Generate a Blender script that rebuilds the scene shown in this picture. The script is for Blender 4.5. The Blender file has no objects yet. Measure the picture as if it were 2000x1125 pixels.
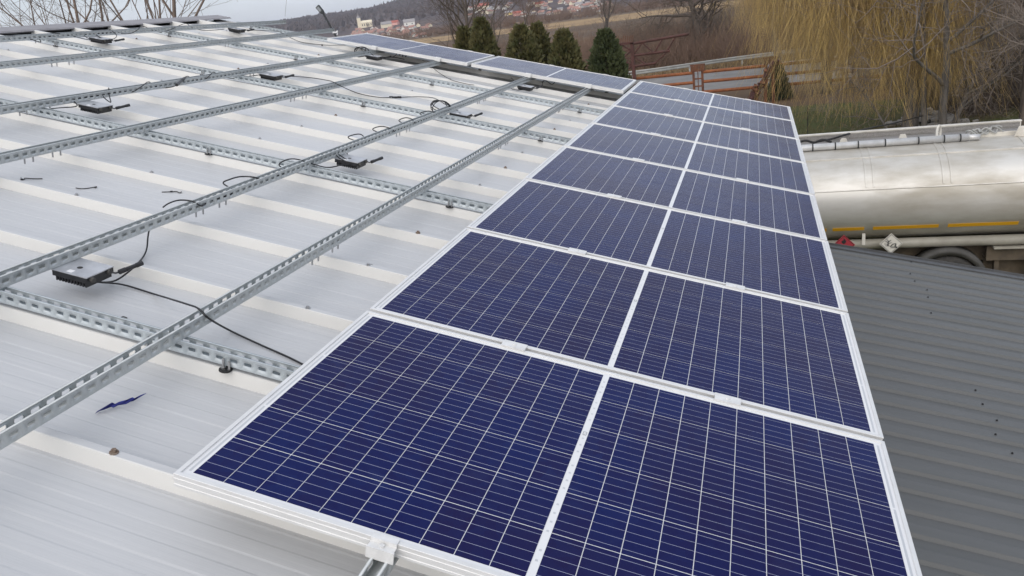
import bpy, math, random
import numpy as np
from mathutils import Matrix, Vector

# ------------------------------------------------------------------ camera, sky, sun, exposure
SC = bpy.context.scene
COL = SC.collection
F_PX = 1543.941
R_C = np.array([[0.9520241809, 0.2764111089, 0.1313272930],
                [0.2258039825, -0.3448458586, -0.9110948882],
                [-0.2065490752, 0.8970385904, -0.3907163253]])
C_UVW = np.array([1.01155, -1.25588, 1.18896])
SLOPE = math.radians(15.0)                     # pitch of the big roof
cs, sn = math.cos(SLOPE), math.sin(SLOPE)
M3 = np.array([[cs, 0, sn], [0, 1, 0], [-sn, 0, cs]])      # roof coords (u down-slope, v along ridge, w normal) -> world
RW = R_C @ M3.T
CW = M3 @ C_UVW
GZ = -4.9                                      # ground level

cam_d = bpy.data.cameras.new('camera')
cam = bpy.data.objects.new('camera', cam_d)
COL.objects.link(cam)
cam_d.sensor_width = 36.0
cam_d.lens = F_PX / 2000.0 * 36.0
cam_d.clip_start = 0.05
cam_d.clip_end = 9000.0
cm = Matrix.Identity(4)
for i in range(3):
    cm[i][0] = RW[0][i]
    cm[i][1] = -RW[1][i]
    cm[i][2] = -RW[2][i]
    cm[i][3] = CW[i]
cam.matrix_world = cm
SC.camera = cam

SUN_EL, SUN_AZ = math.radians(32), math.radians(184)       # compass-like: 0 = +Y, 90 = +X
world = bpy.data.worlds.new('World')
SC.world = world
world.use_nodes = True
wn, wl = world.node_tree.nodes, world.node_tree.links
bg = wn['Background']
sky = wn.new('ShaderNodeTexSky')
sky.sky_type = 'NISHITA'
sky.sun_disc = False
sky.sun_elevation = SUN_EL
sky.sun_rotation = SUN_AZ
sky.altitude = 200
sky.air_density = 1.0
sky.dust_density = 2.5
sky.ozone_density = 1.2
wtc = wn.new('ShaderNodeTexCoord')
wmap = wn.new('ShaderNodeMapping')
wmap.inputs['Scale'].default_value = (1.0, 1.0, 2.6)
wno = wn.new('ShaderNodeTexNoise')
wno.inputs['Scale'].default_value = 2.2
wno.inputs['Detail'].default_value = 7.0
wno.inputs['Roughness'].default_value = 0.55
wramp = wn.new('ShaderNodeMapRange')
wramp.inputs[1].default_value = 0.30
wramp.inputs[2].default_value = 0.62
wramp.inputs[3].default_value = 0.30
wramp.inputs[4].default_value = 0.85
wmix = wn.new('ShaderNodeMix')
wmix.data_type = 'RGBA'
wmix.inputs[7].default_value = (8.0, 8.4, 9.3, 1)         # thin cloud, as bright as the hazy sky around it
wl.new(wtc.outputs['Generated'], wmap.inputs[0])
wl.new(wmap.outputs[0], wno.inputs['Vector'])
wl.new(wno.outputs['Fac'], wramp.inputs[0])
wl.new(wramp.outputs[0], wmix.inputs[0])
wl.new(sky.outputs[0], wmix.inputs[6])
wl.new(wmix.outputs[2], bg.inputs['Color'])
bg.inputs['Strength'].default_value = 0.10

sun_d = bpy.data.lights.new('sun', 'SUN')
sun_d.energy = 1.5
sun_d.angle = math.radians(95)
sun_d.color = (1.0, 0.94, 0.86)
sun = bpy.data.objects.new('sun', sun_d)
COL.objects.link(sun)
to_sun = Vector((math.sin(SUN_AZ) * math.cos(SUN_EL), math.cos(SUN_AZ) * math.cos(SUN_EL), math.sin(SUN_EL)))
sun.rotation_euler = to_sun.to_track_quat('Z', 'Y').to_euler()
sun.location = (0, 0, 60)

SC.view_settings.view_transform = 'Standard'
SC.view_settings.look = 'None'
SC.view_settings.gamma = 1.0
SC.view_settings.exposure = 0.38
SC.view_settings.use_curve_mapping = False
SC.cycles.max_bounces = 6
SC.cycles.transparent_max_bounces = 8

# ------------------------------------------------------------------ pixel helpers (photo pixels -> directions -> known planes)
def uvw_ray(x, y):
    return R_C.T @ np.array([(x - 1000) / F_PX, (y - 562.5) / F_PX, 1.0])
def P_w(x, y, w):
    r = uvw_ray(x, y)
    return C_UVW + r * (w - C_UVW[2]) / r[2]
def w_ray(x, y):
    return RW.T @ np.array([(x - 1000) / F_PX, (y - 562.5) / F_PX, 1.0])
def P_z(x, y, z):
    r = w_ray(x, y)
    return CW + r * (z - CW[2]) / r[2]
def P_y(x, y, Y):
    r = w_ray(x, y)
    return CW + r * (Y - CW[1]) / r[1]
def W(p):
    return M3 @ np.array(p, float)
def proj(p):
    q = RW @ (np.array(p, float) - CW)
    return 1000 + F_PX * q[0] / q[2], 562.5 + F_PX * q[1] / q[2]

# ------------------------------------------------------------------ materials
MATS = {}
def mat(name, col, rough=0.5, metal=0.0, col2=None, scale=4.0, amount=1.0, stretch=(1, 1, 1), bump=0.0, bscale=40.0,
        coat=0.0, ior=None, spec=None, contrast=(0.35, 0.65), objrand=0.0, detail=5.0, rough2=None):
    m = bpy.data.materials.new(name)
    m.use_nodes = True
    nt = m.node_tree
    N, Lk = nt.nodes, nt.links
    b = N['Principled BSDF']
    b.inputs['Base Color'].default_value = (*col, 1)
    b.inputs['Roughness'].default_value = rough
    b.inputs['Metallic'].default_value = metal
    if coat:
        b.inputs['Coat Weight'].default_value = coat
        b.inputs['Coat Roughness'].default_value = 0.08
    if ior:
        b.inputs['IOR'].default_value = ior
    if spec is not None:
        b.inputs['Specular IOR Level'].default_value = spec
    tc = N.new('ShaderNodeTexCoord')
    mp = N.new('ShaderNodeMapping')
    mp.inputs['Scale'].default_value = stretch
    Lk.new(tc.outputs['Object'], mp.inputs[0])
    out = None
    if col2 is not None:
        n = N.new('ShaderNodeTexNoise')
        n.inputs['Scale'].default_value = scale
        n.inputs['Detail'].default_value = detail
        n.inputs['Roughness'].default_value = 0.6
        Lk.new(mp.outputs[0], n.inputs['Vector'])
        r = N.new('ShaderNodeMapRange')
        r.inputs[1].default_value, r.inputs[2].default_value = contrast
        r.inputs[3].default_value, r.inputs[4].default_value = 0.0, amount
        Lk.new(n.outputs['Fac'], r.inputs[0])
        mx = N.new('ShaderNodeMix')
        mx.data_type = 'RGBA'
        mx.inputs[6].default_value = (*col, 1)
        mx.inputs[7].default_value = (*col2, 1)
        Lk.new(r.outputs[0], mx.inputs[0])
        out = mx.outputs[2]
        if rough2 is not None:
            rr = N.new('ShaderNodeMapRange')
            rr.inputs[3].default_value, rr.inputs[4].default_value = rough, rough2
            Lk.new(r.outputs[0], rr.inputs[0])
            Lk.new(rr.outputs[0], b.inputs['Roughness'])
    if objrand:
        oi = N.new('ShaderNodeObjectInfo')
        mr = N.new('ShaderNodeMapRange')
        mr.inputs[3].default_value, mr.inputs[4].default_value = 1 - objrand, 1 + objrand
        Lk.new(oi.outputs['Random'], mr.inputs[0])
        hs = N.new('ShaderNodeHueSaturation')
        Lk.new(mr.outputs[0], hs.inputs['Value'])
        if out is not None:
            Lk.new(out, hs.inputs['Color'])
        else:
            hs.inputs['Color'].default_value = (*col, 1)
        out = hs.outputs[0]
    if out is not None:
        Lk.new(out, b.inputs['Base Color'])
    if bump:
        n2 = N.new('ShaderNodeTexNoise')
        n2.inputs['Scale'].default_value = bscale
        n2.inputs['Detail'].default_value = 4
        Lk.new(mp.outputs[0], n2.inputs['Vector'])
        bp = N.new('ShaderNodeBump')
        bp.inputs['Strength'].default_value = bump
        bp.inputs['Distance'].default_value = 0.02
        Lk.new(n2.outputs['Fac'], bp.inputs['Height'])
        Lk.new(bp.outputs[0], b.inputs['Normal'])
    MATS[name] = m
    return m

mat('roof_lit_face', (0.675, 0.67, 0.645), 0.42, col2=(0.62, 0.615, 0.59), scale=4.0, amount=0.6, stretch=(0.5, 9, 1), detail=8)  # lighter tone for the near rib faces, standing in for the light they catch
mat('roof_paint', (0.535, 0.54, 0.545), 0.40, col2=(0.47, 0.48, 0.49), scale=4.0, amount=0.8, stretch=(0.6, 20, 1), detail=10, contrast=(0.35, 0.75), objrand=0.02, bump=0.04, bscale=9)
mat('ridge_paint', (0.30, 0.29, 0.30), 0.55, col2=(0.22, 0.21, 0.22), scale=5)
mat('dark_void', (0.03, 0.03, 0.03), 0.9)
mat('wall_panel', (0.45, 0.45, 0.44), 0.6, col2=(0.36, 0.36, 0.35), scale=1.5)
mat('annex_paint', (0.115, 0.118, 0.117), 0.50, col2=(0.092, 0.096, 0.094), scale=1.6, amount=0.9, stretch=(0.5, 3, 1), detail=8, bump=0.03, bscale=7)
mat('annex_trim', (0.085, 0.088, 0.092), 0.5, col2=(0.065, 0.067, 0.07), scale=3)
mat('alu', (0.74, 0.74, 0.73), 0.38, 0.25, col2=(0.66, 0.66, 0.65), scale=12, stretch=(1, 1, 8))
mat('clamp_alu', (0.76, 0.76, 0.75), 0.45, 0.15, col2=(0.64, 0.64, 0.63), scale=30)
mat('backsheet', (0.72, 0.725, 0.73), 0.16, ior=1.22)
def cell_material():
    m = bpy.data.materials.new('cell'); m.use_nodes = True
    N, Lk = m.node_tree.nodes, m.node_tree.links
    b = N['Principled BSDF']
    b.inputs['Roughness'].default_value = 0.12
    b.inputs['IOR'].default_value = 1.155
    tc = N.new('ShaderNodeTexCoord'); geo = N.new('ShaderNodeNewGeometry'); oi = N.new('ShaderNodeObjectInfo')
    def mixc(fac, a, c):
        x = N.new('ShaderNodeMix'); x.data_type = 'RGBA'
        Lk.new(fac, x.inputs[0])
        for sck, v in ((x.inputs[6], a), (x.inputs[7], c)):
            if isinstance(v, tuple): sck.default_value = (*v, 1)
            else: Lk.new(v, sck)
        return x.outputs[2]
    def rng_(src, lo, hi, a, c):
        r = N.new('ShaderNodeMapRange'); Lk.new(src, r.inputs[0])
        for i, v in enumerate((lo, hi, a, c)): r.inputs[1 + i].default_value = v
        return r.outputs[0]
    def noise(src, sc, det=4):
        n = N.new('ShaderNodeTexNoise'); n.inputs['Scale'].default_value = sc; n.inputs['Detail'].default_value = det
        Lk.new(src, n.inputs['Vector']); return n.outputs['Fac']
    tint = mixc(rng_(oi.outputs['Random'], 0, 1, 0, 1), (0.0048, 0.0098, 0.076), (0.0105, 0.0092, 0.058))
    vor = N.new('ShaderNodeTexVoronoi'); vor.inputs['Scale'].default_value = 42
    Lk.new(geo.outputs['Position'], vor.inputs['Vector'])
    grain = mixc(rng_(vor.outputs['Color'], 0, 1, 0, 0.55), tint, (0.008, 0.018, 0.095))
    big = mixc(rng_(noise(geo.outputs['Position'], 1.7, 3), 0.42, 0.68, 0, 0.6), grain, (0.0145, 0.0105, 0.048))
    dust = mixc(rng_(noise(geo.outputs['Position'], 9.0, 8), 0.60, 0.80, 0, 0.10), big, (0.10, 0.13, 0.26))
    Lk.new(dust, b.inputs['Base Color'])
    Lk.new(rng_(noise(geo.outputs['Position'], 5.0, 6), 0.3, 0.7, 0.09, 0.20), b.inputs['Roughness'])
    MATS['cell'] = m
cell_material()
mat('busbar', (0.38, 0.40, 0.53), 0.25, 0.0, ior=1.3)
mat('ribbon', (0.55, 0.56, 0.57), 0.3, 0.35)
mat('print', (0.15, 0.15, 0.16), 0.6)
mat('zinc', (0.53, 0.56, 0.565), 0.42, 0.35, col2=(0.44, 0.465, 0.47), scale=40, amount=0.9, contrast=(0.3, 0.7), bump=0.02, bscale=60)
mat('zinc_bright', (0.48, 0.525, 0.55), 0.48, 0.30, col2=(0.41, 0.45, 0.47), scale=40, amount=0.9, contrast=(0.3, 0.7))
mat('bolt_steel', (0.45, 0.45, 0.45), 0.35, 0.9)
mat('rubber', (0.015, 0.015, 0.016), 0.7)
mat('black_plastic', (0.014, 0.014, 0.016), 0.45, col2=(0.03, 0.03, 0.032), scale=30, amount=0.6)
mat('cable_black', (0.012, 0.012, 0.014), 0.5)
mat('inverter_plate', (0.58, 0.59, 0.61), 0.4, 0.5, col2=(0.42, 0.43, 0.45), scale=10)
mat('label_white', (0.78, 0.78, 0.78), 0.6)
mat('rust_screw', (0.12, 0.075, 0.05), 0.8, col2=(0.25, 0.2, 0.16), scale=60)
mat('blue_cloth', (0.018, 0.022, 0.16), 0.8, col2=(0.03, 0.04, 0.24), scale=40)
mat('tank_steel', (0.65, 0.635, 0.595), 0.46, 0.50, col2=(0.44, 0.41, 0.35), scale=1.3, amount=0.95, stretch=(0.5, 1, 1.6), detail=9, contrast=(0.40, 0.64), bump=0.05, bscale=3, rough2=0.58)
mat('tank_trim', (0.74, 0.72, 0.67), 0.5, 0.2, col2=(0.55, 0.52, 0.46), scale=3)
mat('walkway', (0.30, 0.29, 0.28), 0.6, 0.3, col2=(0.2, 0.19, 0.18), scale=60)
mat('pipe_white', (0.66, 0.66, 0.655), 0.35, 0.4, col2=(0.5, 0.5, 0.49), scale=4)
mat('pipe_cream', (0.42, 0.40, 0.34), 0.5, 0.1, col2=(0.32, 0.30, 0.25), scale=3)
mat('reflective', (0.85, 0.45, 0.015), 0.4)
mat('placard_red', (0.38, 0.035, 0.05), 0.5)
mat('placard_white', (0.70, 0.67, 0.60), 0.5)
mat('tyre', (0.03, 0.03, 0.03), 0.85, col2=(0.06, 0.055, 0.05), scale=8)
mat('fender', (0.075, 0.072, 0.066), 0.6, col2=(0.05, 0.048, 0.044), scale=4)
mat('chassis', (0.16, 0.125, 0.085), 0.8, col2=(0.08, 0.065, 0.05), scale=3, bump=0.1, bscale=12)
mat('rust', (0.20, 0.075, 0.035), 0.85, col2=(0.10, 0.045, 0.03), scale=5, amount=1, bump=0.1, bscale=20)
mat('rust_orange', (0.33, 0.115, 0.04), 0.8, col2=(0.20, 0.07, 0.03), scale=4, bump=0.1, bscale=20)
mat('rust_dark', (0.10, 0.04, 0.035), 0.85, col2=(0.06, 0.03, 0.025), scale=4)
mat('guardrail', (0.42, 0.42, 0.40), 0.45, 0.4, col2=(0.3, 0.3, 0.28), scale=1)
mat('asphalt', (0.24, 0.235, 0.23), 1.0, spec=0.1, col2=(0.19, 0.185, 0.18), scale=0.4, bump=0.1, bscale=30)
mat('line_paint', (0.6, 0.6, 0.58), 0.7)
mat('bark', (0.13, 0.105, 0.085), 0.9, col2=(0.055, 0.045, 0.038), scale=9, stretch=(1, 1, 0.2), bump=0.5, bscale=20)
mat('bark_grey', (0.17, 0.155, 0.14), 0.9, col2=(0.09, 0.08, 0.07), scale=9, stretch=(1, 1, 0.2), bump=0.5, bscale=20)
mat('bark_light', (0.22, 0.17, 0.14), 0.9, col2=(0.15, 0.115, 0.095), scale=9)
mat('twig', (0.115, 0.09, 0.072), 0.9)
mat('twig_red', (0.19, 0.125, 0.09), 0.9)
mat('twig_grey', (0.20, 0.165, 0.14), 0.9)
mat('willow_twig', (0.64, 0.455, 0.16), 0.7, objrand=0.0, col2=(0.44, 0.30, 0.12), scale=0.8)
mat('willow_olive', (0.33, 0.24, 0.11), 0.7, col2=(0.23, 0.165, 0.085), scale=0.8)
mat('thuja_leaf', (0.062, 0.070, 0.022), 0.75, col2=(0.13, 0.112, 0.042), scale=3.0, contrast=(0.35, 0.7))
mat('thuja_dark', (0.034, 0.049, 0.018), 0.75, col2=(0.074, 0.086, 0.03), scale=3.0, contrast=(0.35, 0.7))
mat('juniper', (0.022, 0.034, 0.013), 0.8)
mat('grass_blade', (0.085, 0.105, 0.036), 0.8, col2=(0.16, 0.13, 0.065), scale=0.7)
mat('dry_grass', (0.30, 0.22, 0.12), 0.9, col2=(0.2, 0.14, 0.08), scale=0.4)
mat('stone', (0.36, 0.34, 0.31), 0.9, col2=(0.24, 0.22, 0.2), scale=5)
mat('house_white', (0.75, 0.74, 0.70), 0.8)
mat('house_cream', (0.78, 0.70, 0.53), 0.8)
mat('house_yellow', (0.75, 0.58, 0.20), 0.8)
mat('house_pink', (0.70, 0.38, 0.33), 0.8)
mat('house_grey', (0.42, 0.40, 0.38), 0.8)
mat('roof_red', (0.38, 0.10, 0.07), 0.85)
mat('roof_brown', (0.26, 0.14, 0.10), 0.85)
mat('roof_grey', (0.30, 0.28, 0.28), 0.85)
mat('roof_rust', (0.36, 0.20, 0.16), 0.85)
mat('window_dark', (0.03, 0.035, 0.04), 0.2)
mat('metal_dark', (0.03, 0.033, 0.035), 0.5, 0.3)
mat('lens_glass', (0.25, 0.27, 0.28), 0.15)

# ground, hill and forest: colour patches belong to the fields themselves
def ground_mat(name, base, cols, scales):
    m = bpy.data.materials.new(name)
    m.use_nodes = True
    N, Lk = m.node_tree.nodes, m.node_tree.links
    b = N['Principled BSDF']
    b.inputs['Roughness'].default_value = 0.95
    b.inputs['Specular IOR Level'].default_value = 0.1
    tc = N.new('ShaderNodeTexCoord')
    prev = None
    for k, (c, s, lo, hi, st) in enumerate(zip(cols, scales, *[[x[i] for x in base['r']] for i in (0, 1)], base['st'])):
        mp = N.new('ShaderNodeMapping')
        mp.inputs['Scale'].default_value = st
        mp.inputs['Location'].default_value = (13.7 * k, 5.1 * k, 0)
        Lk.new(tc.outputs['Object'], mp.inputs[0])
        n = N.new('ShaderNodeTexNoise')
        n.inputs['Scale'].default_value = s
        n.inputs['Detail'].default_value = 8
        n.inputs['Roughness'].default_value = 0.62
        Lk.new(mp.outputs[0], n.inputs['Vector'])
        r = N.new('ShaderNodeMapRange')
        r.inputs[1].default_value, r.inputs[2].default_value = lo, hi
        Lk.new(n.outputs['Fac'], r.inputs[0])
        mx = N.new('ShaderNodeMix')
        mx.data_type = 'RGBA'
        Lk.new(r.outputs[0], mx.inputs[0])
        if prev is None:
            mx.inputs[6].default_value = (*base['c'], 1)
        else:
            Lk.new(prev, mx.inputs[6])
        mx.inputs[7].default_value = (*c, 1)
        prev = mx.outputs[2]
    Lk.new(prev, b.inputs['Base Color'])
    MATS[name] = m
ground_mat('ground', dict(c=(0.155, 0.105, 0.065), r=[(0.45, 0.6), (0.5, 0.62), (0.4, 0.7)], st=[(1, 1, 1), (0.3, 2.0, 1), (1, 1, 1)]),
           [(0.085, 0.065, 0.05), (0.26, 0.185, 0.105), (0.12, 0.085, 0.06)], [0.05, 0.006, 0.9])
ground_mat('lawn', dict(c=(0.085, 0.092, 0.04), r=[(0.45, 0.65), (0.5, 0.7)], st=[(1, 1, 1), (1, 1, 1)]),
           [(0.115, 0.085, 0.055), (0.08, 0.10, 0.03)], [0.25, 1.5])
ground_mat('hillside', dict(c=(0.085, 0.066, 0.066), r=[(0.45, 0.6), (0.48, 0.62)], st=[(1, 1, 1), (1, 1, 1)]),
           [(0.125, 0.09, 0.075), (0.06, 0.05, 0.052)], [0.004, 0.02])
ground_mat('dryfield', dict(c=(0.36, 0.25, 0.135), r=[(0.45, 0.65), (0.5, 0.65)], st=[(1, 1, 1), (0.2, 2, 1)]),
           [(0.27, 0.185, 0.10), (0.22, 0.16, 0.10)], [0.03, 0.01])

# ------------------------------------------------------------------ mesh helpers
class MB:
    def __init__(s):
        s.v, s.f, s.m = [], [], []
    def add(s, vs, fs, mi=0):
        o = len(s.v)
        s.v += [tuple(map(float, p)) for p in vs]
        s.f += [tuple(i + o for i in f) for f in fs]
        s.m += [mi] * len(fs)
        return s
    def box(s, x0, x1, y0, y1, z0, z1, mi=0):
        vs = [(x, y, z) for z in (z0, z1) for y in (y0, y1) for x in (x0, x1)]
        return s.add(vs, [(0, 2, 3, 1), (4, 5, 7, 6), (0, 1, 5, 4), (2, 6, 7, 3), (0, 4, 6, 2), (1, 3, 7, 5)], mi)
    def quad(s, a, b, c, d, mi=0):
        return s.add([a, b, c, d], [(0, 1, 2, 3)], mi)
    def prism(s, poly, axis, a, b, mi=0):
        """poly: 2-D points; axis 'x','y','z' is the extrusion axis from a to b"""
        def p3(p, t):
            return {'x': (t, p[0], p[1]), 'y': (p[0], t, p[1]), 'z': (p[0], p[1], t)}[axis]
        n = len(poly)
        vs = [p3(p, a) for p in poly] + [p3(p, b) for p in poly]
        fs = [(i, (i + 1) % n, n + (i + 1) % n, n + i) for i in range(n)]
        fs += [tuple(range(n))[::-1], tuple(range(n, 2 * n))]
        return s.add(vs, fs, mi)
    def tube(s, pts, r, n=8, mi=0, cap=True):
        pts = [np.array(p, float) for p in pts]
        k = len(pts)
        rs = [r] * k if np.isscalar(r) else list(r)
        tang = []
        for i in range(k):
            t = pts[min(i + 1, k - 1)] - pts[max(i - 1, 0)]
            tang.append(t / (np.linalg.norm(t) + 1e-12))
        up = np.array([0, 0, 1.0]) if abs(tang[0][2]) < 0.9 else np.array([1.0, 0, 0])
        a = np.cross(tang[0], up)
        a /= np.linalg.norm(a)
        vs = []
        for i in range(k):
            a = a - tang[i] * (a @ tang[i])
            a /= (np.linalg.norm(a) + 1e-12)
            b = np.cross(tang[i], a)
            for j in range(n):
                th = 2 * math.pi * j / n
                vs.append(pts[i] + rs[i] * (math.cos(th) * a + math.sin(th) * b))
        fs = []
        for i in range(k - 1):
            for j in range(n):
                j2 = (j + 1) % n
                fs.append((i * n + j, i * n + j2, (i + 1) * n + j2, (i + 1) * n + j))
        if cap:
            fs.append(tuple(range(n))[::-1])
            fs.append(tuple(range((k - 1) * n, k * n)))
        return s.add(vs, fs, mi)
    def cyl(s, c, axis, r, h0, h1, n=12, mi=0):
        d = {'x': np.array([1.0, 0, 0]), 'y': np.array([0, 1.0, 0]), 'z': np.array([0, 0, 1.0])}[axis]
        c = np.array(c, float)
        return s.tube([c + d * h0, c + d * h1], r, n, mi)
    def mesh(s, name, mats, smooth=False):
        me = bpy.data.meshes.new(name)
        me.from_pydata(s.v, [], s.f)
        for m in mats if isinstance(mats, (list, tuple)) else [mats]:
            me.materials.append(MATS[m])
        if any(s.m):
            me.polygons.foreach_set('material_index', s.m)
        if smooth:
            me.polygons.foreach_set('use_smooth', [True] * len(s.f))
        me.update()
        return me

def arr_mesh(name, verts, quads, mats, mi=None, smooth=False):
    me = bpy.data.meshes.new(name)
    verts = np.asarray(verts, np.float32)
    quads = np.asarray(quads, np.int32)
    k = quads.shape[1]
    me.vertices.add(len(verts))
    me.vertices.foreach_set('co', verts.ravel())
    me.loops.add(quads.size)
    me.loops.foreach_set('vertex_index', quads.ravel())
    me.polygons.add(len(quads))
    me.polygons.foreach_set('loop_start', np.arange(0, quads.size, k, dtype=np.int32))
    me.polygons.foreach_set('loop_total', np.full(len(quads), k, np.int32))
    for m in mats if isinstance(mats, (list, tuple)) else [mats]:
        me.materials.append(MATS[m])
    if mi is not None:
        me.polygons.foreach_set('material_index', np.asarray(mi, np.int32))
    if smooth:
        me.polygons.foreach_set('use_smooth', np.ones(len(quads), bool))
    me.update(calc_edges=True)
    me.validate()
    return me

def seg_arrays(p0, p1, r0, r1, n=3):
    """frusta for many branch segments at once"""
    p0, p1 = np.asarray(p0, float), np.asarray(p1, float)
    r0, r1 = np.asarray(r0, float), np.asarray(r1, float)
    d = p1 - p0
    d /= (np.linalg.norm(d, axis=1, keepdims=True) + 1e-9)
    up = np.where(np.abs(d[:, 2:3]) < 0.9, np.array([[0, 0, 1.0]]), np.array([[1.0, 0, 0]]))
    a = np.cross(d, up)
    a /= (np.linalg.norm(a, axis=1, keepdims=True) + 1e-9)
    b = np.cross(d, a)
    th = 2 * np.pi * np.arange(n) / n
    ring = np.cos(th)[None, :, None] * a[:, None, :] + np.sin(th)[None, :, None] * b[:, None, :]
    v = np.concatenate([p0[:, None, :] + ring * r0[:, None, None], p1[:, None, :] + ring * r1[:, None, None]], axis=1)
    K = len(p0)
    base = (np.arange(K) * 2 * n)[:, None]
    q = []
    for j in range(n):
        j2 = (j + 1) % n
        q.append(np.stack([base[:, 0] + j, base[:, 0] + j2, base[:, 0] + n + j2, base[:, 0] + n + j], 1))
    return v.reshape(-1, 3), np.concatenate(q)

def link(name, data, parent=None, mw=None, loc=None):
    o = bpy.data.objects.new(name, data)
    COL.objects.link(o)
    if parent is not None:
        o.parent = parent
    if mw is not None:
        if parent is None:
            o.matrix_world = mw
        else:
            o.matrix_local = mw
    if loc is not None:
        o.location = loc
    return o
def tag(o, label=None, cat=None, group=None, kind=None):
    if label: o['label'] = label
    if cat: o['category'] = cat
    if group: o['group'] = group
    if kind: o['kind'] = kind
    return o
def thing(name, label, cat, mw=None, loc=None, group=None):
    o = link(name, None, None, mw, loc)
    o.empty_display_size = 0.1
    return tag(o, label, cat, group)
TILT = Matrix(((cs, 0, sn), (0, 1, 0), (-sn, 0, cs))).to_4x4()
def roof_mw(u, v, w, rz=0.0):
    return Matrix.Translation(Vector(W((u, v, w)))) @ TILT @ Matrix.Rotation(rz, 4, 'Z')
def T(x, y, z):
    return Matrix.Translation((x, y, z))
def crom(pts, k=6):
    P = [np.array(p, float) for p in pts]
    P = [2 * P[0] - P[1]] + P + [2 * P[-1] - P[-2]]
    out = []
    for i in range(1, len(P) - 2):
        for t in np.linspace(0, 1, k, endpoint=False):
            a, b, c, d = P[i - 1], P[i], P[i + 1], P[i + 2]
            out.append(0.5 * ((2 * b) + (c - a) * t + (2 * a - 5 * b + 4 * c - d) * t * t + (-a + 3 * b - 3 * c + d) * t ** 3))
    out.append(P[-2])
    return out

# ================================================================== SETTING: ground, road, hill
def grid_sheet(name, pts_near, pts_far, z, m):
    b = MB()
    for i in range(len(pts_near) - 1):
        b.quad((*pts_near[i], z), (*pts_near[i + 1], z), (*pts_far[i + 1], z), (*pts_far[i], z))
    return tag(link(name, b.mesh(name, m)), kind='structure')
g = MB()
NSEG = 64
ring = [(6500 * math.cos(2 * math.pi * i / NSEG), 6500 * math.sin(2 * math.pi * i / NSEG), GZ) for i in range(NSEG)]
g.add(ring, [tuple(range(NSEG))])
tag(link('ground', g.mesh('ground', 'ground')), kind='structure')
b = MB()
lp = [(-6, 9), (30, 9), (30, 36), (12, 39), (4, 40), (-8, 39), (-14, 30)]
b.add([(x, y, GZ + 0.004) for x, y in lp], [tuple(range(len(lp)))])
tag(link('lawn', b.mesh('lawn', 'lawn')), kind='structure')

road_far = [(-140, 78), (-60, 66), (-25, 62.0), (-8, 62.3), (2, 63.6), (10, 65.5), (20, 69), (60, 86), (140, 125)]
road_near = [(x + (0.8 if x > 0 else 0), y - 14.5) for x, y in road_far]
grid_sheet('road', road_near, road_far, GZ + 0.02, 'asphalt')
b = MB()
for i in range(len(road_far) - 1):                         # white edge line
    (x0, y0), (x1, y1) = road_far[i], road_far[i + 1]
    b.quad((x0, y0 - 0.55, GZ + 0.026), (x1, y1 - 0.55, GZ + 0.026), (x1, y1 - 0.4, GZ + 0.026), (x0, y0 - 0.4, GZ + 0.026))
tag(link('road_marking', b.mesh('road_marking', 'line_paint')), kind='structure')
b = MB()
fl = [(-150, 285), (-60, 262), (30, 268), (60, 330), (40, 420), (-60, 372), (-170, 398)]
b.add([(x, y, GZ + 0.03) for x, y in fl], [tuple(range(len(fl)))])
fl2 = [(-330, 640), (-120, 560), (90, 575), (120, 660), (-120, 690), (-330, 760)]
b.add([(x, y, GZ + 0.03) for x, y in fl2], [tuple(range(len(fl2)))])
tag(link('field', b.mesh('field', 'dryfield')), kind='structure')

RIDGE_AZ = [-75, -60, -48, -40, -34, -31.5, -26.7, -22.2, -19.7, -16, -12.6, -7.5, 0.8, 8, 15, 30, 60]
RIDGE_EL = [0.2, 0.25, 0.4, 0.75, 1.05, 1.28, 1.33, 1.75, 2.0, 2.35, 2.6, 2.8, 3.0, 3.0, 2.8, 2.4, 1.5]
D_BASE, D_RIDGE = 620.0, 2500.0
def hill_h(az_deg, r):
    el = np.interp(az_deg, RIDGE_AZ, RIDGE_EL)
    H = np.tan(np.radians(el)) * D_RIDGE + (CW[2] - GZ)
    t = np.clip((r - D_BASE) / (D_RIDGE - D_BASE), 0, 1)
    s = t * t * (3 - 2 * t)
    n = (np.sin(az_deg * 0.9 + r * 0.004) * 0.6 + np.sin(az_deg * 2.3 - r * 0.009 + 1.3) * 0.4) * 0.05 + np.sin(az_deg * 5.1 + r * 0.013) * 0.02
    back = np.where(r > D_RIDGE, 1 - 0.5 * np.clip((r - D_RIDGE) / 1500, 0, 1), 1)
    return GZ + H * (s * (1 + n * t)) * back
azs = np.linspace(-75, 60, 190)
rs_ = np.concatenate([np.linspace(D_BASE, 2500, 60), np.linspace(2560, 4000, 12)])
A, Rr = np.meshgrid(azs, rs_, indexing='ij')
Hh = hill_h(A, Rr) - 0.3 * (Rr < 640)
V = np.stack([CW[0] + Rr * np.sin(np.radians(A)), CW[1] + Rr * np.cos(np.radians(A)), Hh], -1).reshape(-1, 3)
na, nr = A.shape
idx = np.arange(na * nr).reshape(na, nr)
Q = np.stack([idx[:-1, :-1], idx[1:, :-1], idx[1:, 1:], idx[:-1, 1:]], -1).reshape(-1, 4)[:, ::-1]
tag(link('hill', arr_mesh('hill', V, Q, 'hillside', smooth=True)), kind='structure')
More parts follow.
